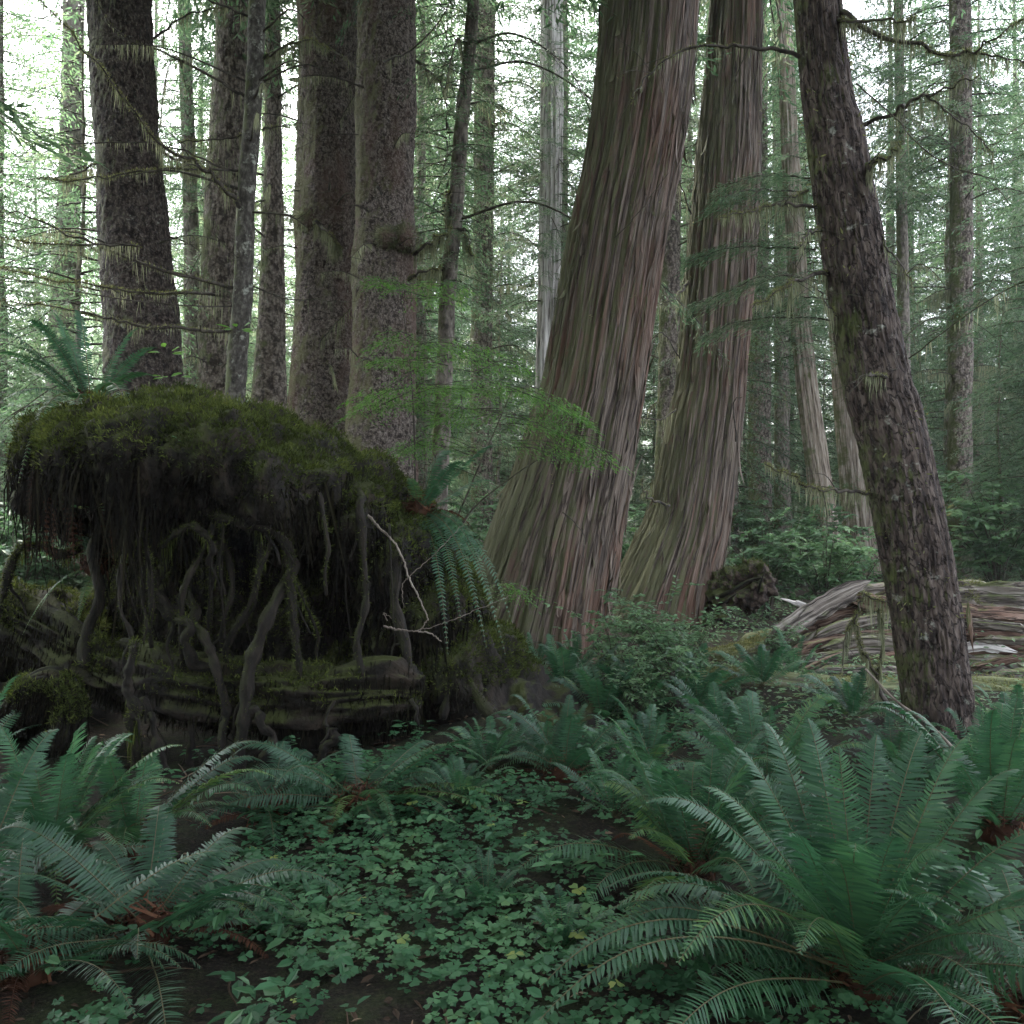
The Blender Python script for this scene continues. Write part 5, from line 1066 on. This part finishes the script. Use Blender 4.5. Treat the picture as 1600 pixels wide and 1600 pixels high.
# mossy dead sapling by the fallen log and the leaning stick
ms = thing('dead_sapling', 'crooked moss-bearded dead sapling left of the leaning trunk', 'sapling', (W(1380, 1110, 7.0)[0], 7.0, 0))
for pts, r in [([(1395, 1130, 7.0), (1372, 1060, 6.95), (1345, 1020, 6.9), (1340, 960, 6.9), (1348, 925, 6.9)], .022), ([(1372, 1060, 6.95), (1380, 1000, 6.9), (1372, 950, 6.85)], .012), ([(1340, 960, 6.9), (1322, 985, 6.85), (1316, 1040, 6.8)], .007), ([(1348, 925, 6.9), (1365, 935, 6.85), (1400, 940, 6.8)], .008)]:
    branch(ms, pts, 7, r, .005, 1.2, 1.2, .2, 1, mossr=.016)
st = G(); c = spline(np.array([W(*p) for p in [(1352, 1045, 5.0), (1400, 1095, 4.9), (1450, 1130, 4.85), (1500, 1180, 4.8)]]), 20); tube(st, c, np.linspace(.006, .009, 20), 7)
tag(obj('dead_stick', st, M['paletwig']), 'thin pale stick slanting across the foot of the leaning trunk', 'stick')

# seedlings with bright leaves on the stump and the forest floor
def sprig(px, py, d, n, L, label, lm='oxalis', spread=.12):
    c = W(px, py, d); g = G(); a = np.arange(n) * 2.4
    D = np.stack([np.cos(a), np.sin(a) * .6 - .3, U(-.1, .3, n)], -1); P = c + D * U(.02, spread, n)[:, None]
    scatter(g, P, D, np.array([0, -.4, 1.]) + rdir(n) * .4, L * U(.7, 1.2, n), L * .5, 'leaf', 0, U(.5, 1, n))
    for p in P: tube(g, np.array([c - [0, 0, .08], (c + p) / 2, p]), np.array([.002, .002, .001]), 4, 1)
    tag(obj('seedling', g, [M[lm], M['branch']]), label, 'seedling')
for px, py, d, n, L, lab in [(242, 735, 5.85, 7, .07, 'seedling with long narrow leaves on the dark face of the stump'), (142, 797, 5.85, 7, .06, 'small leafy sprig on the brown fern skirt of the stump'), (288, 690, 5.8, 9, .045, 'tiny leafy sprig under the mossy crest of the stump'), (372, 516, 7.8, 6, .11, 'bright leaves on the mossy bare branch above the stump'), (264, 552, 7.0, 6, .10, 'bright leaf pair standing above the stump crest'), (262, 590, 7.0, 5, .09, 'lower bright leaves just above the stump crest'),
                              (305, 1335, 4.0, 5, .07, 'pale seedling between the left ferns and the stump roots'), (870, 1450, 3.6, 6, .07, 'seedling in the ground cover left of the brown-centred fern'), (640, 1450, 3.9, 7, .07, 'pale green seedling amid the middle ground cover')]:
    sprig(px, py, d, n, L, lab, 'sapling' if 'bright' in lab else 'oxalis')

# ------------------------------------------------------------------ ground cover, litter, undergrowth (nobody could count these)
def cover():
    g = G(); n = 30000; x = U(-2.6, 3.2, n); y = U(2.2, 7.5, n)
    de = fbm(np.stack([x * 1.1, y * 1.1, 0 * x], -1), 3, 14) + .25 * np.exp(-((x + .45) / .9) ** 2 - ((y - 3.4) / .9) ** 2) - .25 * (x < -1.3) - np.where((y > 5.5) & (x < .4), .3, 0)
    ok = (de + (fbm(np.stack([x * 3.1, y * 3.1, 0 * x], -1), 2, 77) - .5) * .45) > U(.50, .68, n); x, y = x[ok], y[ok]; n = len(x); h = U(.02, .11, n); P0 = np.stack([x, y, gz(x, y) + h], -1)
    tone = np.clip(noise(np.stack([x * 4, y * 4, 0 * x], -1), 3) * .8 + U(-.1, .25, n), 0, .88); tone = np.where(U(0, 1, n) < .012, 1., tone); a = ang(n); s = .011 + .030 * U(0, 1, n) ** 1.8
    tilt = rdir(n) * .35
    for k in range(3):
        b = a + k * 2.094; D = np.stack([np.cos(b), np.sin(b), U(-.35, .1, n)], -1) + tilt * .3
        scatter(g, P0, D, np.array([0, -.1, 1.]) + tilt, s, s * .95, 'heart', 0, np.clip(tone + U(-.06, .06, n), 0, 1), True)
    n = 240; x = U(-2.2, 2.6, n); y = U(2.4, 7, n)                  # taller broad leaves standing above the sorrel
    for k in range(n):
        m = int(R.integers(4, 9)); b = ang(m); hh = U(.06, .2); c = np.array([x[k], y[k], float(gz(x[k], y[k])) + hh]); q = U(.25, .8)
        scatter(g, c + rdir(m) * .025 + np.stack([np.cos(b), np.sin(b), 0 * b], -1) * .02, np.stack([np.cos(b), np.sin(b), U(-.4, .3, m)], -1), np.array([0, -.15, 1.]) + rdir(m) * .35, U(.035, .085, m), U(.018, .045, m), 'leaf', 0, np.clip(q + U(-.1, .12, m), 0, .95))
    tag(obj('ground_cover', g, M['oxalis']), 'carpet of small three-leaved wood sorrel on the forest floor', 'ground cover', kind='stuff')
    g = G(); n = 9000; x = U(-4, 5, n); y = U(2.0, 13, n); P = np.stack([x, y, gz(x, y) + U(.002, .02, n)], -1); a = ang(n)
    scatter(g, P, np.stack([np.cos(a), np.sin(a), U(-.1, .2, n)], -1), np.array([0, 0, 1.]) + rdir(n) * .4, U(.02, .07, n), U(.004, .03, n), 'leaf', 0, U(0, 1, n) ** 1.6)
    for k in range(260):
        x, y = U(-4, 5), U(2.2, 12); z = float(gz(x, y)) + .012; a = U(0, 6.28); L = U(.1, .5); D = np.array([math.cos(a), math.sin(a), U(-.02, .15)]) * L; p = np.array([x, y, z])
        tube(g, spline(np.array([p, p + D * .5 + rdir(1)[0] * .02, p + D]), 6), np.linspace(U(.003, .007), .002, 6), 5, 0, rnd=U(.2, 1))
    tag(obj('forest_litter', g, M['litter']), 'brown litter of dead leaves and twigs on the forest floor', 'litter', kind='stuff')
    g = G(); n = 90000; y = 5.4 + 57 * U(0, 1, n) ** 1.8; x = U(-1, 1, n) * (y * .66 + 1.5)
    q = np.stack([x * .55, y * .55, 0 * x], -1); hm = np.clip((fbm(q, 3, 24) - .34) * 2.6, 0, 1.2); 
    ok = (hm > .03) & ~((y < 10.5) & (x < .5)); x, y, hm, q = x[ok], y[ok], hm[ok], q[ok]; n = len(x)
    h = hm * U(0, 1, n) ** .7 * (.35 + .55 * np.clip((y - 8) / 14, 0, 1)); s = .032 + .0027 * y
    P = np.stack([x, y, gz(x, y) + h], -1); a = ang(n); tone = np.clip(noise(q * 4, 7) * .9 + U(-.2, .2, n), 0, 1)
    scatter(g, P, np.stack([np.cos(a), np.sin(a), U(-.5, .2, n)], -1), np.array([0, 0, 1.]) + rdir(n) * .7, s * U(.6, 1.4, n), s * .5 * U(.6, 1.3, n), 'leaf', 0, tone)
    tag(obj('undergrowth', g, M['under']), 'low green undergrowth spreading between the trunks', 'undergrowth', kind='stuff')
cover()

# ------------------------------------------------------------------ the misty air of the forest
def haze():
    g = G(); x0, x1, y0, y1, z0, z1 = -130, 130, -30, 150, -6, 62
    v = np.array([[x, y, z] for z in (z0, z1) for y in (y0, y1) for x in (x0, x1)])
    g.add(v, np.array([[0, 2, 3, 1], [4, 5, 7, 6], [0, 1, 5, 4], [2, 6, 7, 3], [0, 4, 6, 2], [1, 3, 7, 5]]), smooth=False)
    m, t = mat('haze'); p = nd(t, 'ShaderNodeVolumePrincipled'); p.inputs['Color'].default_value = (.93, .97, .98, 1); p.inputs['Density'].default_value = HAZE; p.inputs['Anisotropy'].default_value = .2
    o = nd(t, 'ShaderNodeOutputMaterial'); t.links.new(p.outputs[0], o.inputs['Volume'])
    tag(obj('haze', g, m), 'thin pale mist among the farther trees', 'haze', kind='stuff')
HAZE = .0006
haze()
